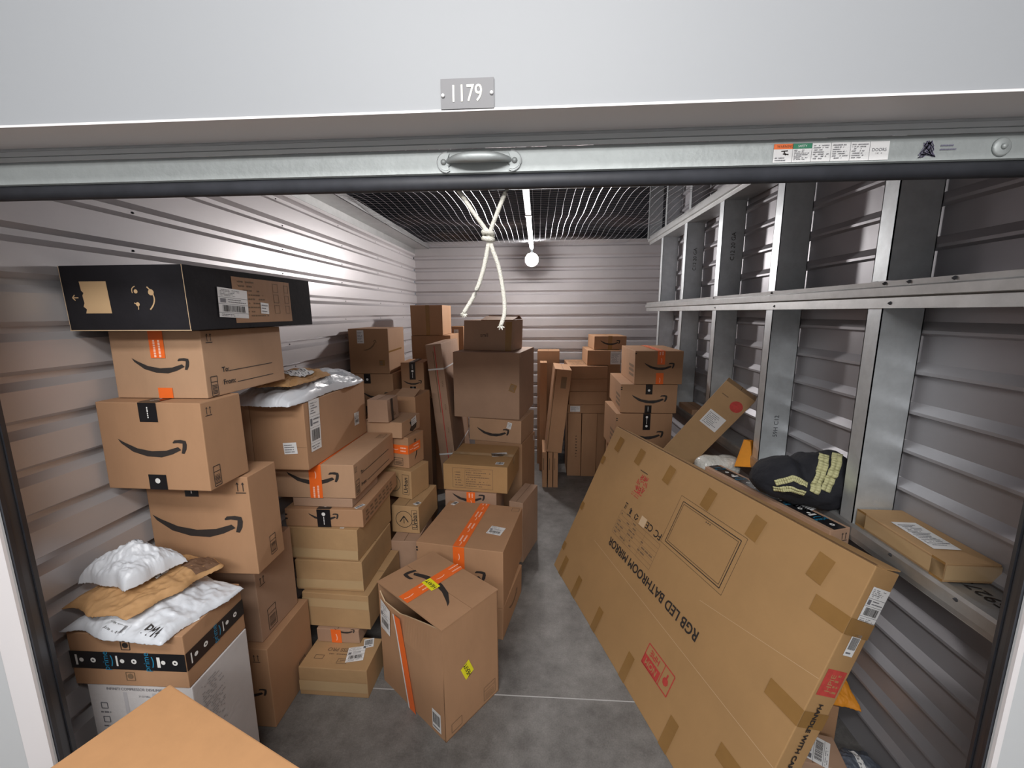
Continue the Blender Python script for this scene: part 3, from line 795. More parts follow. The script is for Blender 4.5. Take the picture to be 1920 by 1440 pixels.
f.text(b.mb, 'From:', .10, .04, .018, M['ink'], 0, bold=.001); f.line(b.mb, (.142, .034), (.45, .032), .003, M['ink'])
b.T.frame(b.mb, .33, .42, .37, .49, .003, M['ink_soft']); b.T.small_text(b.mb, .335, .43, .365, .48, 3, M['ink_soft']); b.done()
b.ctape(.166, .060, M['orange'], 'orange', u=.203)
b = Box('tall plain carton with shipping labels topping the second column', -1.014, 1.692, 1.012, -1.0, .295, .605, .306, 0, GB)
b.F.rect(b.mb, .002, .0, .044, b.F.H, KR[1], .001); b.F.line(b.mb, (.045, 0), (.045, b.F.H), .0018, M['seam']); b.F.line(b.mb, (.18, .105), (.294, .105), .001, M['ink_soft']); b.done()
b.label(b.R, .075, .19, .085, .235, -2, 'ship'); b.label(b.F, .218, .101, .062, .052, 4, 'text'); b.label(b.R, .486, .112, .055, .07, -2, 'ship')

# --- heavy carton with the lifted lid
hb = Box('upright carton marked heavy with a gaping lid and orange tape, in the aisle', -.358, 1.371, 0, -37.4, .446, .309, .513, 0, None)
w_, d_, h_ = hb.w, hb.d, hb.h
mb = MB(); K = hb.board
x0, x1, y0, y1 = -w_/2, w_/2, -d_/2, d_/2; t = .005; hz = h_-.006
# walls: the near-left wall sags inward at its top edge
N = 24
outer = []; inner = []
for i in range(N+1):
    a = i/N; x = x0+(x1-x0)*a; s = max(0, 1-abs(a-.40)/.58) if a < .985 else 0
    s = s**1.3
    sg = .035+.55*a if a < .08 else (.079+.03*(a-.08) if a < .34 else .087*(1-(a-.34)/.66)**1.1)
    outer.append((Vector((x, y0, 0)), Vector((x, y0-.004*s, h_*.62)), Vector((x, y0+.010*s, hz-sg))))
for i in range(N):
    for k in range(2):
        a, b_, c, d = outer[i][k], outer[i+1][k], outer[i+1][k+1], outer[i][k+1]
        mb.poly([a, b_, c, d], K); o_ = Vector((0, t, 0)); mb.poly([d+o_, c+o_, b_+o_, a+o_], K)
    mb.poly([outer[i][2], outer[i+1][2], outer[i+1][2]+Vector((0, t, 0)), outer[i][2]+Vector((0, t, 0))], M['edge'])
mb.box((x1-t, y0, 0), (x1, y1, hz), K); mb.box((x0, y0, 0), (x0+t, y1, hz), K); mb.box((x0, y1-t, 0), (x1, y1, hz), K); mb.box((x0, y0, 0), (x1, y1, t), K)
RF = Face((x1, y0, 0), (x1, y1, 0), (x1, y1, h_), (x1, y0, h_))
RF.codebox(mb, .215, .02, .285, .085, M['ink_soft'], 4); RF.frame(mb, .03, .02, .085, .06, .0025, M['ink_soft'])
hb.mb = mb; hb.body = mb.build('carton', hb.root)
# lid flaps
lid = MB(); lid.box((x0-.002, y0-.004, h_-.005), (x1+.002, -.0015, h_), K); lid.box((x0-.002, .0015, h_-.005), (x1+.002, y1+.002, h_), K)
LT = Face((x0, y0, h_), (x1, y0, h_), (x1, y1, h_), (x0, y1, h_))
LT.smile(lid, .205, .137, .32, rot=180)
lid.build('lid_flap', hb.root)
mb = MB(); LT.line(mb, (.193, .0), (.193, LT.H), .062, M['orange'], .0022)
for k in range(4): 
    v = .03+.085*k
    if k % 2: LT.small_text_rot(mb, .193, v, .05, .006, 90, .012, M['otext'], .0028); LT.small_text_rot(mb, .193, v, .05, .006, 90, -.012, M['otext'], .0028)
    else: LT.arc(mb, .193, v, .045, 90, M['otext'], .0028)
mb.build('packing_tape', hb.root)
mb = MB(); sy = .40
for k in range(12):
    z0, z1 = (h_-.094)*k/12, (h_-.094)*(k+1)/12
    X = lambda z: x0+.235-.10*z/h_
    Y = lambda z: y0-.0075-(.004*max(0, (z/h_-.62)/.38) if z > h_*.62 else 0)
    for q0, q1, m_ in ((-.024, .020, M['orange']), (-.033, -.024, M['label'])):
        mb.poly([(X(z0)+q0, Y(z0), z0), (X(z0)+q1, Y(z0), z0), (X(z1)+q1, Y(z1), z1), (X(z1)+q0, Y(z1), z1)], m_)
mb.build('packing_tape', hb.root)
LF = Face((x0+.004, y0-.003, h_*.50), (x0+.11, y0-.008, h_*.50), (x0+.105, y0-.004, h_*.84), (x0+.004, y0-.001, h_*.90))
ship_label(LF, hb.root, .050, .10, .078, .135, -4)
lf2 = Face((x0, y0, 0), (x1, y0, 0), (x1, y0, h_*.5), (x0, y0, h_*.5)); ship_label(lf2, hb.root, w_-.055, .065, .055, .09, 0, 'code', 'barcode_label')
def heavy(f, u, v, wd, ht, rot, off):
    mb = MB(); g = sub(f, u, v, wd, ht, rot, off); g.rect(mb, 0, 0, wd, ht, M['yellow'], 0); g.text(mb, 'HEAVY', wd/2, ht/2, ht*.42, M['ink'], 0, .0005, .85, bold=.0008)
    mb.build('heavy_sticker', hb.root)
heavy(LT, .203, .138, .080, .045, 175, .004)
heavy(RF, .121, .250, .072, .048, 112, .002)

# --- centre stack
b = Box('low carton on the floor under the orange-taped centre carton', -.175, 1.910, 0, -11.7, .38, .40, .184, 0, GE); b.R.smile(b.mb, .2, .09, .18, M['ink_soft']); b.done()
b = Box('wide smile carton with orange tape running over its top, behind the heavy one', -.171, 1.910, .184, -9.1, .474, .500, .322, 0, GE, flap='y')
b.F.smile(b.mb, .236, .162, .295); b.F.rect(b.mb, .0, .27, .01, .28, M['ink']); b.F.rect(b.mb, .0, .285, .01, .295, M['ink']); b.T.frame(b.mb, .42, .44, .465, .48, .003, M['ink_soft']); b.done()
b.ctape(.17, .062, M['orange'], 'orange', u=.238)
b.label(b.T, .388, .195, .085, .085, -8, 'ship'); b.label(b.T, .045, .465, .03, .05, -20, 'code')
b = Box('smile carton with orange tape half hidden below the inspection-letter box', -.265, 2.505, 0, -5.6, .346, .27, .546, 2, GE)
b.F.smile(b.mb, .16, .505, .22); b.done(); tape(b.root, [(b.F, (.175, .44), (.175, .545))], .058, M['orange'], 'orange')
b = Box('golden carton printed with a ruled table, in the middle of the centre stack', -.192, 2.505, .546, -7.3, .43, .435, .18, 3, GE, flap='x')
f = b.F; f.frame(b.mb, .065, .02, .335, .155, .0022, M['ink_soft']); f.text(b.mb, 'LETTER INSPECTION', .205, .143, .009, M['ink_soft'], 0)
f.small_text(b.mb, .08, .028, .14, .135, 6, M['ink_soft']); f.small_text(b.mb, .155, .028, .325, .135, 7, M['ink_soft'], .9); f.line(b.mb, (.148, .02), (.148, .135), .0015, M['ink_soft']); b.done()
b.ctape(.05, .05); b.label(b.T, .33, .23, .11, .075, 20, 'ship'); b.label(b.T, .37, .06, .055, .045, 0, 'code')
b = Box('narrow reddish carton edge standing behind the orange-taped centre carton', -.094, 2.60, 0, -18, .10, .32, .44, 2, GE); b.done()
b = Box('tall dark carton on the floor under the small centre smile box', -.117, 2.99, 0, -15, .38, .36, .726, 0, GE); b.done(); b.label(b.R, .32, .68, .02, .04, 0, 'text')
b = Box('small smile carton beneath the big plain one in the centre stack', -.123, 2.985, .726, -13.5, .416, .39, .178, 1, GE)
b.F.smile(b.mb, .195, .075, .26); b.done(); b.label(b.F, .325, .135, .035, .05, -15, 'text')
b = Box('big plain square-faced carton high in the centre stack', -.136, 3.017, .904, -10.2, .520, .56, .506, 2, GE)
b.R.line(b.mb, (.02, .47), (.02, .5), .01, M['edge']); b.done(); b.label(b.F, .47, .24, .05, .06, -20, 'text', 'torn_tape_mark').data.materials[0] = M['ctape']
b = Box('dark carton with an open flap on top of the centre stack', -.194, 3.15, 1.410, -12, .400, .30, .235, 2, GE, jit=.012)
b.F.text(b.mb, 'smll', .17, .12, .03, M['ink'], 0); b.F.rect(b.mb, .34, .0, .39, .22, M['ctape'], .001); b.done()
mb = MB(); mb.mesh([Vector(p) for p in ((-.05, -.15, .236), (.205, -.15, .236), (.21, -.02, .258), (-.05, -.02, .262))], [(0, 1, 2, 3)], KR[1]); mb.mesh([Vector(p) for p in ((-.05, .15, .236), (.2, .15, .236), (.21, .03, .262), (-.05, .03, .266))], [(0, 1, 2, 3)], KR[1])
o = mb.build('lid_flap', b.root); md = o.modifiers.new('t', 'SOLIDIFY'); md.thickness = .004

# --- pile behind the second column
b = Box('bottom carton of the pile behind the second column', -.671, 2.101, 0, -.6, .150, .30, .20, 2, GG)
b.done()
b = Box('dark-labelled carton low in the pile behind the second column', -.671, 2.101, .20, -.6, .150, .30, .24, 2, GG); b.done(); b.label(b.F, .13, .09, .04, .025, 0, 'code')
def brandbox(lab, x, y, z, yaw, w, d, h, top=False):
    b = Box(lab, x, y, z, yaw, w, d, h, 4, GG)
    f = b.F; u = f.W*.45; n = 20; r = h*.30
    for i in range(n):
        a, c = i*2*PI/n, (i+1)*2*PI/n; f.line(b.mb, (u+r*math.cos(a), h/2+r*math.sin(a)), (u+r*math.cos(c), h/2+r*math.sin(c)), .003, M['ink'])
    f.line(b.mb, (u-r*.5, h*.4), (u, h*.62), .006, M['ink']); f.line(b.mb, (u, h*.62), (u+r*.5, h*.4), .006, M['ink']); f.line(b.mb, (u, h*.35), (u, h*.62), .004, M['ink'])
    f.text(b.mb, 'Urban', f.W*.84, h*.48, .028, M['ink'], 90, bold=.0008); f.frame(b.mb, f.W*.74, h*.15, f.W*.93, h*.85, .002, M['ink']); b.done(); return b
b = brandbox('lower of the two cartons printed with a circled emblem', -.676, 2.176, .441, -5.1, .168, .319, .166); b.label(b.T, .14, .04, .03, .04, -30, 'code')
b = brandbox('upper of the two cartons printed with a circled emblem', -.743, 2.266, .607, -17, .235, .19, .176)
b = Box('carton with wide orange tape and barcode box behind the second column', -.765, 2.311, .783, -15, .25, .172, .193, 0, GG); b.F.codebox(b.mb, .15, .015, .21, .06); b.R.smile(b.mb, .08, .1, .13, rot=90); b.done()
tape(b.root, [(b.F, (0, .115), (b.F.W, .115)), (b.R, (.0, .115), (.13, .115))], .055, M['orange'], 'orange')
b = Box('flat light carton with a small white label over a black mark', -.792, 2.288, .976, -8.6, .25, .25, .097, 1, GG); b.done()
mb = MB(); b.R.poly(mb, [(.10, .02), (.14, .005), (.19, .02), (.2, .06), (.15, .085), (.10, .07), (.12, .045)], M['btape'], .0015); mb.build('tape_scrap', b.root); ship_label(b.R, b.root, .155, .068, .07, .045, 8, 'text', 'shipping_label', .003)
b = Box('small light carton with dark side print on top of that pile', -.860, 2.275, 1.075, -3.5, .128, .153, .135, 2, GG, jit=.006)
b.R.smile(b.mb, .075, .075, .11, M['ink_soft'], rot=-75); b.done(); tape(b.root, [(b.R, (.06, 0), (.06, .13))], .03, M['btape'])
b = Box('tall brown carton rising behind the pile, below the strapped slab', -.805, 2.621, 0, -5, .25, .28, 1.156, 0, GG); b.done()
mb = MB(); mb.mesh([Vector(p) for p in ((-.02, -.14, 1.157), (.12, -.14, 1.157), (.11, .0, 1.185), (-.02, .0, 1.19))], [(0, 1, 2, 3)], KR[1]); o = mb.build('lid_flap', b.root); md = o.modifiers.new('t', 'SOLIDIFY'); md.thickness = .004
b = Box('dark carton with black tape between the wall pile and the strapped slab', -.860, 3.05, 1.03, 2.9, .172, .245, .305, 0, GG)
b.F.smile(b.mb, .085, .15, .14); b.done(); b.ctape(.13, .045, M['btape'], 'black'); b.bottom_tape(.12, .045, M['btape'], 'black')
b = Box('dark carton under the black-taped one at the left back', -.845, 3.05, 0, 2.9, .19, .27, 1.03, 0, GG); b.done()
b = Box('big scuffed carton with a pale label by the left wall at the back', -1.085, 2.95, 1.262, 1.0, .293, .375, .33, 0, GG)
b.F.smile(b.mb, .16, .2, .12, M['ink_soft'], rot=40); b.R.line(b.mb, (0, .16), (.3, .165), .012, M['ctape']); b.done(); b.label(b.F, .09, .27, .05, .095, 0, 'text'); b.label(b.F, .24, .08, .04, .04, 0, 'text').data.materials[0] = M['ctape']
b = Box('dark smile carton carrying the big scuffed one at the left back', -1.06, 2.94, .95, 0, .32, .38, .312, 0, GG)
b.F.smile(b.mb, .19, .15, .20); b.done(); b.ctape(.07, .05, M['btape'], 'black', u=.13); b.bottom_tape(.07, .05, M['btape'], 'black', u=.13)
b = Box('lowest dark carton by the left wall at the back', -1.06, 2.94, 0, 0, .32, .38, .95, 0, GG); b.done()
b = Box('square carton with one lit side, top of the far left corner stack', -.865, 3.75, 1.500, -.9, .292, .353, .272, 0, GG); b.F.rect(b.mb, .14, .0, .175, .27, M['ctape'], .001); b.done()
b = Box('carton under the square one in the far left corner stack', -.80, 3.76, 1.0, 0, .36, .40, .50, 0, GG); b.done()
b = Box('bottom carton of the far left corner stack', -.80, 3.76, 0, 0, .36, .40, 1.0, 0, GG); b.done()
b = Box('narrow carton at the back wall right of the far left corner stack', -.796, 4.4, 0, 0, .126, .20, 1.56, 0, GG); b.done(); b.label(b.F, .05, 1.49, .05, .07, 0, 'text')

def leaning(label, foot, top_dir, side_dir, w, d, h, board, group=None):
    """carton whose up axis is top_dir; front normal = side x up ; foot = centre of its base"""
    z = Vector(top_dir).normalized(); x = Vector(side_dir); x = (x-z*x.dot(z)).normalized(); y = z.cross(x)
    M3 = Matrix((x, y, z)).transposed().to_4x4(); M3.translation = Vector(foot)
    return Box(label, 0, 0, 0, 0, w, d, h, board, group, M3=M3)
# strapped slab
a = math.radians(5.3)
b = leaning('tall flat carton bound with two white straps, leaning beside the centre stack', (-.642, 3.36, .004), (-math.sin(a), 0, math.cos(a)), (math.cos(a), 0, math.sin(a)), .118, .64, 1.475, 2)
b.F.line(b.mb, (.066, .02), (.066, 1.46), .006, M['red']); b.F.rect(b.mb, .05, .95, .056, 1.42, M['ink_soft']); 
for k in range(5): b.F.text(b.mb, 'FRAGILE'[:5], .095, .45+.18*k, .012, M['ink_soft'], 90)
b.done()
for k, z in enumerate((1.30, .60)):
    z = (1.285, .62)[k]
    mb = MB()
    for f in (b.F, b.R, b.B, b.L): f.line(mb, (0, z), (f.W, z), .012, M['label'], .003)
    mb.build('strap', b.root)
# --- back right
b = Box('small carton with a lit top standing against the back wall', .236, 4.5, 0, -1.9, .239, .254, 1.289, 0, GK); b.done()
tag_ = 'upright slab carton under the diagonal-bottomed one at the back'
b = Box('left of the two dark upright cartons on the floor at the back', .453, 4.169, 0, 0, .140, .40, .679, 0, GK); b.F.small_text(b.mb, .08, .2, .1, .45, 8, M['ink']); b.done()
b = Box('right of the two dark upright cartons on the floor at the back', .607, 4.162, 0, 0, .150, .40, .679, 0, GK); b.done()
b = Box('dark upright carton tucked behind the lowest smile box at the back', .705, 4.2, 0, 0, .09, .38, .679, 0, GK); b.done()
b = Box('thin carton with a grey label lying on the upright dark cartons', .690, 4.165, .68, 0, .381, .40, .095, 0, GK); b.done(); b.label(b.F, .075, .045, .10, .062, 0, 'text'); 
for k, (z, h, l) in enumerate(((.775, .135, 'lowest'), (.91, .13, 'middle'), (1.04, .128, 'topmost, with printed top'))):
    b = Box('dark wide flat carton at the back, %s of three alike' % l, .699, 4.15, z, (2.5, 0, 1.5)[k], .381, .42 if k < 2 else .60, h, 0, GK)
    if k == 2:
        b.T.small_text(b.mb, .03, .1, .3, .5, 7, M['ink_soft'])
    b.done()
b = Box('carton with a pale label under the small dark smile box at the back', .834, 4.2, 1.17, 0, .336, .50, .152, 0, GK); b.done(); b.label(b.F, .28, .075, .10, .13, 0, 'text')
b = Box('carton propping the pale-labelled one at the back right', .84, 4.25, 0, 0, .13, .40, 1.168, 0, GK); b.done()
b = Box('small dark smile carton highest at the back right', .893, 4.257, 1.324, 1.1, .324, .45, .137, 0, GK); b.F.smile(b.mb, .16, .07, .20); b.F.rect(b.mb, .14, 0, .18, .137, M['ctape'], .0008); b.done()
b = leaning('tall narrow slab carton with lit top, tilted right at the back', (.155, 4.06, .372), (.105, 0, 1), (1, 0, 0), .155, .46, .81, 0)
b.F.rect(b.mb, .07, .63, .12, .74, M['ink_soft']); b.F.line(b.mb, (.015, .02), (.015, .8), .005, M['seam']); b.done()
for k, (x, l) in enumerate(((.075, 'left'), (.13, 'middle'), (.182, 'right'))):
    b = Box('%s of three thin dark slabs standing on the floor below the tilted slab' % l, x+.02, 3.86, 0, 0, .045, .40, .365, 0, 'thin dark slabs on the floor'); b.F.rect(b.mb, .01, .18, .018, .3, M['ink_soft']); b.done()
b = Box('dark slab carton half hidden left of the tilted slab at the back',   .096, 4.30, 0, 0, .075, .18, 1.185, 0, GK); b.done()

# --- three smile boxes by the right wall
b = Box('topmost of the three smile boxes by the right wall, orange taped', 1.068, 3.10, 1.167, -.6, .347, .53, .25, 0, GL)
b.F.smile(b.mb, .178, .134, .218); b.L.text(b.mb, 'SMILE', .43, .12, .028, M['ink_soft'], 0); 
for k in range(3): b.L.rect(b.mb, .33, .05+.035*k, .5, .07+.035*k, M['ink_soft'])
b.F.rect(b.mb, .0, .225, .012, .233, M['ink']); b.done(); b.ctape(.10, .055, M['orange'], 'orange', u=.189); b.bottom_tape(.085, .055, M['orange'], 'orange', u=.184)
b = Box('middle of the three smile boxes by the right wall, black taped', 1.039, 3.10, .945, -1.9, .413, .59, .221, 0, GL)
b.F.smile(b.mb, .213, .107, .26); 
for k in range(3): b.L.rect(b.mb, .38, .04+.035*k, .56, .06+.035*k, M['ink_soft'])
b.F.rect(b.mb, .0, .19, .012, .198, M['ink']); b.F.rect(b.mb, .0, .175, .012, .183, M['ink']); b.done(); b.ctape(.075, .05, M['btape'], 'black'); b.bottom_tape(.06, .05, M['btape'], 'black')
b = Box('lowest of the three smile boxes, partly behind the mirror carton', 1.014, 3.10, .62, 1.5, .420, .47, .323, 0, GL)
b.F.smile(b.mb, .225, .155, .27); 
for k in range(4): b.L.rect(b.mb, .27, .03+.04*k, .43, .05+.04*k, M['ink_soft'])
b.F.rect(b.mb, .0, .28, .012, .288, M['ink']); b.F.rect(b.mb, .0, .265, .012, .273, M['ink']); b.done(); b.ctape(.125, .055, M['btape'], 'black', u=.229)
b = Box('carton in shadow carrying the three smile boxes', 1.03, 3.10, 0, 0, .42, .48, .62, 0, GL); b.done()
b = Box('thin light carton resting on the girt right of the smile boxes', 1.255, 3.05, .943, 0, .118, .28, .045, 1, None, jit=.001); b.done()
# diagonal long carton
A = Vector((1.165, 2.40, 1.265)); Bf = Vector((.47, 2.87, .06)); ax = A-Bf
b = leaning('long narrow carton with red stamp leaning diagonally on the right wall', Bf, ax, (.62, -.35, -.5), .185, .105, ax.length, 4)
b.F.dot(b.mb, .135, b.h-.09, .034, M['red'], .0012, 14); b.F.rect(b.mb, .03, b.h-.075, .07, b.h-.07, M['ink_soft']); b.done()
b.label(b.F, .095, b.h-.235, .105, .10, 0, 'text'); tape(b.root, [(b.F, (0, .55), (.185, .55))], .05, M['gtape'])

# ------------------------------------------------------------------ mirror carton
phi, th = 0.3083, 0.4236
e_ = Vector((math.sin(phi), -math.cos(phi), 0)); n0 = Vector((math.cos(phi), math.sin(phi), 0)); u_ = math.cos(th)*Vector((0, 0, 1))+math.sin(th)*n0
P0 = Vector((.117, 2.59, 0)); Lm, Wm, Tm = 1.604, 1.042, .111
nrm = e_.cross(u_); nrm = nrm if nrm.x < 0 else -nrm
# carton frame: x along the long edge, z up the face, front face normal = nrm
M3 = Matrix((e_, -nrm, u_)).transposed().to_4x4(); M3.translation = P0+e_*Lm/2-nrm*Tm/2+Vector((0, 0, .038))
M3.translation = P0+e_*Lm/2-nrm*Tm/2
mm = Box('huge flat golden carton for a bathroom mirror leaning on the right', 0, 0, 0, 0, Lm, Tm, Wm, 3, None, M3=M3, jit=.004, seam=False)
f = mm.F   # u: far -> near, v: floor -> top
I = M['ink']
wd = text_tris('RGB LED BATHROOM MIRROR')[2]
f.text(mm.mb, 'RGB LED BATHROOM MIRROR', .805, .441, .044, I, 180, bold=.0022, sx=.755/(wd*.044))
fr = lambda u0, v0, u1, v1, w: f.frame(mm.mb, u0, v0, u1, v1, w, M['ink'])
fr(.812, .660, 1.175, .873, .0035); fr(.822, .670, 1.165, .863, .0018); fr(.785, .643, 1.196, .893, .0013)
for k in range(3): f.dot(mm.mb, .983+.012*k, .853, .003, I)
f.text(mm.mb, 'CE', .675, .659, .036, I, 180, bold=.0012); f.text(mm.mb, 'FC', .752, .657, .036, I, 180, bold=.0012)
f.rect(mm.mb, .590, .632, .640, .682, M['edge'])
for k in range(3):
    a, c = k*2*PI/3+.5, k*2*PI/3+2.1; f.line(mm.mb, (.552+.017*math.cos(a), .653+.017*math.sin(a)), (.552+.017*math.cos(c), .653+.017*math.sin(c)), .007, I)
f.rect(mm.mb, .485, .64, .50, .668, I); f.line(mm.mb, (.475, .632), (.51, .632), .004, I); f.line(mm.mb, (.475, .66), (.49, .675), .004, I)
f.line(mm.mb, (.43, .645), (.43, .67), .006, I); f.line(mm.mb, (.441, .645), (.441, .67), .003, I); f.rect(mm.mb, .424, .676, .447, .682, I)
f.frame(mm.mb, .415, .49, .795, .628, .0016, M['ink_soft'])
for k in range(5): f.line(mm.mb, (.415, .512+.023*k), (.795, .512+.023*k), .0011, M['ink_soft'])
f.line(mm.mb, (.54, .49), (.54, .628), .0011, M['ink_soft']); f.line(mm.mb, (.67, .49), (.67, .628), .0011, M['ink_soft'])
f.small_text(mm.mb, .425, .493, .785, .625, 6, M['ink_soft'], .5)
# red emblem and stamp
f.small_text(mm.mb, .42, .878, .55, .892, 1, M['ink'], .95)
rr_ = random.Random(5)
for r_, a0 in ((.046, 0), (.034, 1), (.020, 2)):
    for i in range(7):
        a, c = a0+i*.9, a0+i*.9+.62; f.line(mm.mb, (.480+r_*math.cos(a), .815+r_*1.0*math.sin(a)), (.480+r_*math.cos(c), .815+r_*1.0*math.sin(c)), .006, M['red'])
for k in range(5): f.line(mm.mb, (.452+.014*k, .845+.004*math.sin(k*2)), (.456+.014*k, .870), .006, M['red'])
for k in range(4): f.line(mm.mb, (.45+.018*k, .80), (.458+.018*k, .775), .006, M['red'])
f.rect(mm.mb, .44, .762, .52, .767, M['red']); f.small_text(mm.mb, .43, .735, .53, .758, 2, M['red'], .8)
u0, v0, sw_, sh_ = .987, .153, .184, .092
f.frame(mm.mb, u0, v0, u0+sw_, v0+sh_, .005, M['red']); f.rect(mm.mb, u0, v0, u0+.115, v0+.045, M['red'], .0012)
f.text(mm.mb, 'NOM', u0+.058, v0+.023, .025, mm.board, 180, .0018, bold=.001); f.text(mm.mb, 'HPIE', u0+.058, v0+.068, .027, M['red'], 180, bold=.001, sx=.9)
f.line(mm.mb, (u0+.122, v0), (u0+.122, v0+sh_), .004, M['red']); f.dot(mm.mb, u0+.152, v0+.040, .017, M['red'], .0014, 8); f.line(mm.mb, (u0+.152, v0+.04), (u0+.152, v0+.072), .008, M['red'])
f.line(mm.mb, (.30, .362), (1.60, .336), .0015, M['edge']); f.line(mm.mb, (1.12, .564), (1.60, .653), .0012, M['edge'])
g = mm.R
wd = text_tris('HANDLE WITH CARE')[2]
g.text(mm.mb, 'HANDLE WITH CARE', .052, .455, .019, M['ink'], 270, off=.0032, bold=.0014, sx=.245/(wd*.019))
g.rect(mm.mb, .012, .605, .098, .695, M['red']); g.text(mm.mb, 'HPIE', .048, .65, .022, mm.board, 90, .0016); g.small_text(mm.mb, .062, .612, .092, .688, 4, mm.board)
mm.done()
# the loose top flap leaves a dark gap along the upper edge
mb = MB(); T = mm.T
mb.box((-Lm/2+.01, -Tm/2+.012, Wm+.0006), (Lm/2-.005, -Tm/2+.017, Wm+.002), M['seam'])
mb.mesh([T.p(.005, .020, .001), T.p(Lm-.004, .030, .001), T.p(Lm-.004, Tm+.001, .012), T.p(.005, Tm, .003)], [(0, 1, 2, 3)], mm.board)
o = mb.build('lid_flap', mm.root); md = o.modifiers.new('t', 'SOLIDIFY'); md.thickness = .004
for u in (.118, .362, .645, .940, 1.205, 1.47): tape(mm.root, [(f, (u-.004, .90), (u+.006, .992))], .056, M['ctape'])
for u in (.114, .33, .610, .925, 1.250): tape(mm.root, [(f, (u, .0), (u, .128))], .05, M['ctape'])
for v in (.84, .50, .20): tape(mm.root, [(f, (0, v-.04), (.040, v-.04))], .05, M['ctape'])
for v, l in ((.84, .11), (.518, .12), (.215, .17)): tape(mm.root, [(f, (Lm-l, v), (Lm, v)), (g, (0, v), (Tm, v))], .055, M['ctape'])
ship_label(g, mm.root, .066, .922, .080, .115, 0, 'ship'); ship_label(g, mm.root, .060, .785, .042, .075, 0, 'code')

# flat carton on the girt
b = Box('flat golden carton with a large white label lying on the low girt', 1.283, 1.121, .948, -.4, .147, .325, .06, 4, None, flap='y', seam=False, jit=.0015)
b.done(); b.label(b.T, .070, .15, .075, .16, -2, 'text'); tape(b.root, [(b.F, (0, .03), (b.F.W, .03)), (b.L, (.0, .03), (.325, .03))], .045, M['gtape'])
for fc, a, c in ((b.L, (.305, 0), (.305, .06)), (b.L, (.02, 0), (.02, .06))): tape(b.root, [(fc, a, c)], .04, M['ctape'])

# prime-taped carton wedged between mirror box and girt
b = Box('long carton with black blue-lettered tape wedged behind the mirror carton', 1.126, 1.450, .80, 17.7, .092, .64, .135, 2, None, flap='y', seam=False)
b.F.arrows(b.mb, .065, .10, .035); b.F.arrows(b.mb, .065, .05, .03); b.done()
tape(b.root, [(b.T, (.045, 0), (.045, .64))], .055, M['btape'], 'prime'); ship_label(b.T, b.root, .045, .59, .045, .03, 8, 'code')
ship_label(b.T, b.root, .075, .165, .06, .06, 15, 'text')
b = Box('carton in the shade under the long one wedged behind the mirror carton', 1.045, 1.80, 0, 17.7, .15, .30, .798, 0, None); b.done()
b = Box('carton beneath the bubble wrap roll behind the mirror carton', 1.10, 2.13, 0, 0, .22, .26, .79, 0, None); b.done()

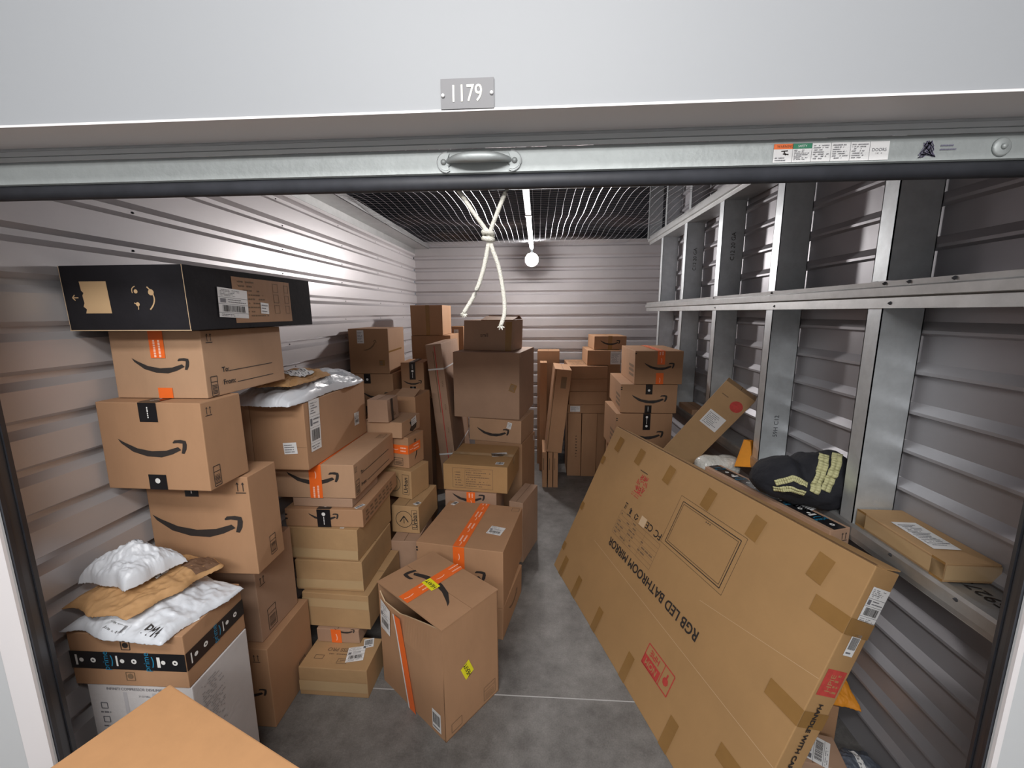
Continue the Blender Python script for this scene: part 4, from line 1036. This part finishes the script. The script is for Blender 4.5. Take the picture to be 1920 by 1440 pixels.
# ------------------------------------------------------------------ soft things
def soft(name, label, cat, quad, thick, m, seed, N=64, wr=.006, edge=.012, droop=None, group=None, under=True, back=None, pw=.45):
    """crumpled bag: quad = 4 world points (near-left, near-right, far-right, far-left) of its underside"""
    A, B_, C_, D = [Vector(p) for p in quad]; cen = (A+B_+C_+D)/4
    rc = random.Random(seed); cr = [(rc.uniform(0, PI), rc.uniform(.15, .85), rc.uniform(.15, .85), rc.uniform(.03, .09), rc.uniform(-1, 1), rc.uniform(.2, .5)) for _ in range(16)]
    def S(u, v):
        p = A*(1-u)*(1-v)+B_*u*(1-v)+C_*u*v+D*(1-u)*v
        eu = min(u, 1-u); ev = min(v, 1-v)
        k = noise.noise(Vector((u*3.1, v*3.1, seed)))
        k2 = noise.noise(Vector((u*3.1+9, v*3.1, seed+4)))
        w_ = 1-min(1, min(eu, ev)*6)
        p = p+Vector((k, k2, 0))*edge*w_*2
        env = (max(0, 4*u*(1-u))*max(0, 4*v*(1-v)))**pw
        rid = abs(noise.noise(Vector((u*6+seed, v*5, seed*.7))))+.5*abs(noise.noise(Vector((u*13, v*11+seed, 2.))))+.35*abs(noise.noise(Vector((u*24, v*27+seed, 5.))))
        h = thick*env*(.72+.55*noise.noise(Vector((u*2.2+seed, v*2.2, 1.3))))
        cz = 0
        for an, cu_, cv_, wd_, am, ln in cr:
            c_, s_ = math.cos(an), math.sin(an); al = (u-cu_)*c_+(v-cv_)*s_; ac = -(u-cu_)*s_+(v-cv_)*c_
            if abs(ac) < wd_ and abs(al) < ln: cz += am*(1-abs(ac)/wd_)*(1-(al/ln)**2)
        top = h+wr*(1.0-1.6*rid+.55*cz)*(env**.4)+.0015
        bot = -.0005
        dz = droop(u, v) if droop else 0
        return p, top, bot, dz
    mb = MB(); vt = []; vb = []
    for j in range(N+1):
        for i in range(N+1):
            p, t_, b_, dz = S(i/N, j/N); rim = i in (0, N) or j in (0, N)
            flut = .004*noise.noise(Vector((i*.9, j*.9, seed))) if rim else 0
            vt.append(p-cen+Vector((0, 0, max(t_, b_+.0012)+dz+flut))); vb.append(p-cen+Vector((0, 0, b_+dz+flut)))
    n = N+1; q = lambda i, j: j*n+i
    vs = vt+vb; o = len(vt); fs = []
    for j in range(N):
        for i in range(N):
            fs.append((q(i, j), q(i+1, j), q(i+1, j+1), q(i, j+1))); fs.append((o+q(i, j), o+q(i, j+1), o+q(i+1, j+1), o+q(i+1, j)))
    for i in range(N):
        fs += [(q(i, 0), o+q(i, 0), o+q(i+1, 0), q(i+1, 0)), (q(i, N), q(i+1, N), o+q(i+1, N), o+q(i, N)), (q(0, i), q(0, i+1), o+q(0, i+1), o+q(0, i)), (q(N, i), o+q(N, i), o+q(N, i+1), q(N, i+1))]
    mb.mesh(vs, fs, m)
    if back:
        me_m = mb.mi(back)
        for k, fc in enumerate(fs):
            pass
    r = thing(name, label, cat, cen, 0, group)
    body = mb.build('bag_body' if 'mailer' in name else 'envelope_body', r, True)
    def top(u, v):
        p, t_, b_, dz = S(u, v); return p-cen+Vector((0, 0, max(t_, b_+.0012)+dz))
    return r, body, top
def soft_label(r, top, u0, v0, u1, v1, m=None, marks='text', name='shipping_label', n=8, off=.003, seed=1, skew=0):
    mb = MB(); P = lambda a, b_: top(u0+(u1-u0)*a+skew*b_, v0+(v1-v0)*b_)+Vector((0, 0, off))
    for j in range(n):
        for i in range(n): mb.poly([P(i/n, j/n), P((i+1)/n, j/n), P((i+1)/n, (j+1)/n), P(i/n, (j+1)/n)], m or M['label'])
    off2 = Vector((0, 0, .0008)); rr = random.Random(seed)
    if marks == 'text':
        for j in range(7):
            b0 = .08+j*.12
            a = .06
            while a < .9:
                l = rr.uniform(.04, .14)
                if rr.random() < .75: mb.poly([P(a, b0)+off2, P(min(a+l, .94), b0)+off2, P(min(a+l, .94), b0+.05)+off2, P(a, b0+.05)+off2], M['lprint'])
                a += l+.03
    elif marks == 'bars':
        a = .06
        while a < .94:
            l = rr.choice((.015, .03)); mb.poly([P(a, .15)+off2, P(a+l, .15)+off2, P(a+l, .85)+off2, P(a, .85)+off2], M['ink']); a += l+rr.choice((.02, .035))
    return mb.build(name, r)
GM = 'mailers heaped on the black-banded flat carton'
zc = .768
r, bd, top = soft('poly_mailer', 'white poly mailer printed PM4 draped at the bottom of the mailer heap', 'mailer', [(-1.405, 1.00, zc+.012), (-1.06, .965, zc), (-1.02, 1.225, zc), (-1.31, 1.30, zc+.01)], .058, M['bag'], 3.3, wr=.012, droop=lambda u, v: -.012*max(0, (u-.85)/.15)*max(0, (v-.3)), group=GM)
mb = MB(); vs_, fs_, wd_ = text_tris('PM4')
for q_ in (0, .003): mb.mesh([top(.84+q_+x*.062, .10+y*.105)+Vector((0, 0, .0016)) for x, y in vs_], fs_, M['ink'])
mb.build('printed_code', r)
soft_label(r, top, .42, .02, .62, .10, M['bag'], 'bars', 'barcode', off=.002)
r, bd, top = soft('paper_mailer', 'brown paper mailer with a dark stained corner between white mailers', 'mailer', [(-1.410, 1.015, .838), (-1.175, .985, .835), (-1.085, 1.245, .838), (-1.325, 1.305, .838)], .044, M['paper'], 8.1, wr=.010, group=GM)
soft_label(r, top, .40, .50, .62, .78, None, 'text', seed=4)
soft_label(r, top, .66, .72, .97, .97, M['paperd'], '', 'stained_patch', off=.0015)
r, bd, top = soft('poly_mailer', 'small puffy white poly mailer on top of the brown paper mailer', 'mailer', [(-1.400, 1.065, .888), (-1.225, 1.050, .884), (-1.175, 1.20, .886), (-1.37, 1.22, .888)], .098, M['bag'], 5.5, wr=.010, group=GM, edge=.008, pw=.33)
soft_label(r, top, .45, .55, .62, .7, M['bag'], 'text', 'printed_code', off=.002, seed=9)
GN = 'mailers on the tall labelled carton'
r, bd, top = soft('poly_mailer', 'crumpled white and grey poly mailer lying on the tall labelled carton', 'mailer', [(-1.30, 1.610, 1.322), (-1.02, 1.605, 1.321), (-.985, 2.27, 1.321), (-1.30, 2.28, 1.321)], .085, M['bag'], 12.2, wr=.016, group=GN, edge=.012, pw=.28)
soft_label(r, top, .70, .35, .985, .97, M['bagg'], '', 'grey_film_panel', off=.0015)
r, bd, top = soft('paper_mailer', 'crumpled brown paper mailer with a white label on the crumpled white one', 'mailer', [(-1.245, 1.64, 1.398), (-1.035, 1.64, 1.398), (-1.02, 1.98, 1.400), (-1.24, 2.0, 1.400)], .040, M['paper'], 7.7, wr=.014, group=GN)
soft_label(r, top, .50, .30, .86, .70, None, 'text', seed=12, off=.007)
# right floor: envelope, carton, grey mailer
r, bd, top = soft('padded_envelope', 'orange padded envelope wedged low between the mirror carton and the wall', 'envelope', [(1.07, 1.43, .20), (1.225, 1.42, .20), (1.255, 1.60, .30), (1.12, 1.62, .30)], .02, M['manila'], 2.2, wr=.006)
b = Box('reddish-brown carton with a big label lying low at the right wall', 1.175, 1.445, .0, -14, .22, .28, .185, 0, None); b.done()
b = Box('brown carton with a large white label on the floor by the mirror box corner', 1.105, 1.275, .0, -12, .22, .125, .10, 2, None); b.done(); b.label(b.T, .13, .064, .115, .10, 65, 'ship')
r, bd, top = soft('poly_mailer', 'dark grey poly mailer with a white strip label on the floor at lower right', 'mailer', [(1.09, 1.225, .045), (1.245, 1.195, .045), (1.252, 1.385, .05), (1.105, 1.385, .05)], .05, M['bagd'], 1.1, wr=.006)
soft_label(r, top, .45, .25, .58, .88, None, 'text', seed=3)
# bubble wrap roll
bw = thing('bubble_wrap', 'translucent bubble wrap bundle behind the top edge of the mirror carton', 'packing wrap', (1.005, 2.27, .79)); mb = MB()
vs = []; n1, n2 = 24, 28
for i in range(n1+1):
    for j in range(n2):
        a = 2*PI*j/n2; t = i/n1*2-1; r_ = (.058+.007*noise.noise(Vector((t*4, math.cos(a)*2, math.sin(a)*2))))*(1-abs(t)**7*.5)
        vs.append(Vector((t*.115, r_*math.cos(a)*1.1, .060+r_*math.sin(a))))
mb.mesh(vs, [(i*n2+j, i*n2+(j+1) % n2, (i+1)*n2+(j+1) % n2, (i+1)*n2+j) for i in range(n1) for j in range(n2)]+[tuple(range(n2))[::-1], tuple(range(n1*n2, n1*n2+n2))], M['bubble']); mb.build('wrap_roll', bw, True)
# orange corner piece
oc = thing('corner_protector', 'bright orange folded corner piece standing behind the black bag', 'packing piece', (1.095, 2.20, .885)); mb = MB()
Aa = [Vector(p) for p in ((-.045, -.03, .0), (.045, -.04, .0), (.03, -.02, .135), (-.0, -.015, .145))]; Bb = [Vector(p) for p in ((.045, -.04, .0), (.10, .03, .02), (.055, .01, .135), (.03, -.02, .135))]
mb.poly(Aa, M['manila']); mb.poly(Bb, M['manila']); mb.poly([Vector((-.045, -.03, 0)), Vector((0, -.015, .145)), Vector((.055, .01, .135)), Vector((.10, .03, .02)), Vector((.03, .06, 0))], M['manila'])
o = mb.build('folded_card', oc); md = o.modifiers.new('t', 'SOLIDIFY'); md.thickness = .004
# black bag with reflective bands
bgc = Vector((1.045, 1.64, .925)); bg = thing('duffel_bag', 'crumpled black bag with yellow reflective bands on the taped carton', 'bag', bgc)
def bagp(a, t):
    """a around, t along x; lumpy body"""
    x = (t*2-1); r0 = (1-abs(x)**3.2)**.45
    prof = 1+.06*abs(noise.noise(Vector((x*7, math.cos(a)*5, math.sin(a)*5+9))))+.20*noise.noise(Vector((x*1.7, math.cos(a), math.sin(a))))+.10*noise.noise(Vector((x*4, math.cos(a)*2.5, math.sin(a)*2.5+3)))+.03*noise.noise(Vector((x*10, math.cos(a)*6, math.sin(a)*6)))
    hx = .17; sh = .115+.035*x
    z = .105+.01*x+sh*r0*prof*math.sin(a)*(1 if math.sin(a) > 0 else .8); y = .10*r0*prof*math.cos(a)
    z -= .035*math.exp(-((x+.15)/.14)**2)*max(0, math.sin(a))
    return Vector((x*hx+.012, y-.04*x, max(z, .0)))
n1, n2 = 44, 48; mb = MB()
mb.mesh([bagp(2*PI*j/n2, i/n1) for i in range(n1+1) for j in range(n2)], [(i*n2+j, i*n2+(j+1) % n2, (i+1)*n2+(j+1) % n2, (i+1)*n2+j) for i in range(n1) for j in range(n2)], M['fabric'])
mb.build('bag_body', bg, True)
def band(path, wd, name='reflective_band'):
    mb = MB(); pts = []
    for k in range(len(path)-1):
        (a0, t0), (a1, t1) = path[k], path[k+1]
        for q in range(8): pts.append((a0+(a1-a0)*q/8, t0+(t1-t0)*q/8))
    pts.append(path[-1])
    rows = []
    for i, (a, t_) in enumerate(pts):
        p, nx_ = pts[max(i-1, 0)], pts[min(i+1, len(pts)-1)]
        A_ = bagp(*nx_)-bagp(*p); c = bagp(a, t_); e1 = bagp(a+.02, t_)-c; e2 = bagp(a, t_+.01)-c; nn = e2.cross(e1).normalized()
        if nn.dot(c-Vector((0, 0, .1))) < 0: nn = -nn
        sd = A_.normalized().cross(nn).normalized()
        rows.append([c+nn*.004+sd*wd*s for s in (-.5, 0, .5)])
    for r0, r1 in zip(rows, rows[1:]):
        for k in range(2): mb.poly([r0[k], r0[k+1], r1[k+1], r1[k]], M['reflect'])
    o = mb.build(name, bg, True); md = o.modifiers.new('t', 'SOLIDIFY'); md.thickness = .003; md.offset = 0
band([(1.75, .66), (2.5, .56), (3.2, .46)][::1], .033)
band([(1.8, .78), (2.5, .67), (3.15, .57)][::1], .033)
band([(2.9, .12), (2.7, .26), (2.9, .40)], .022)
band([(3.3, .12), (3.1, .25), (3.25, .38)], .022)
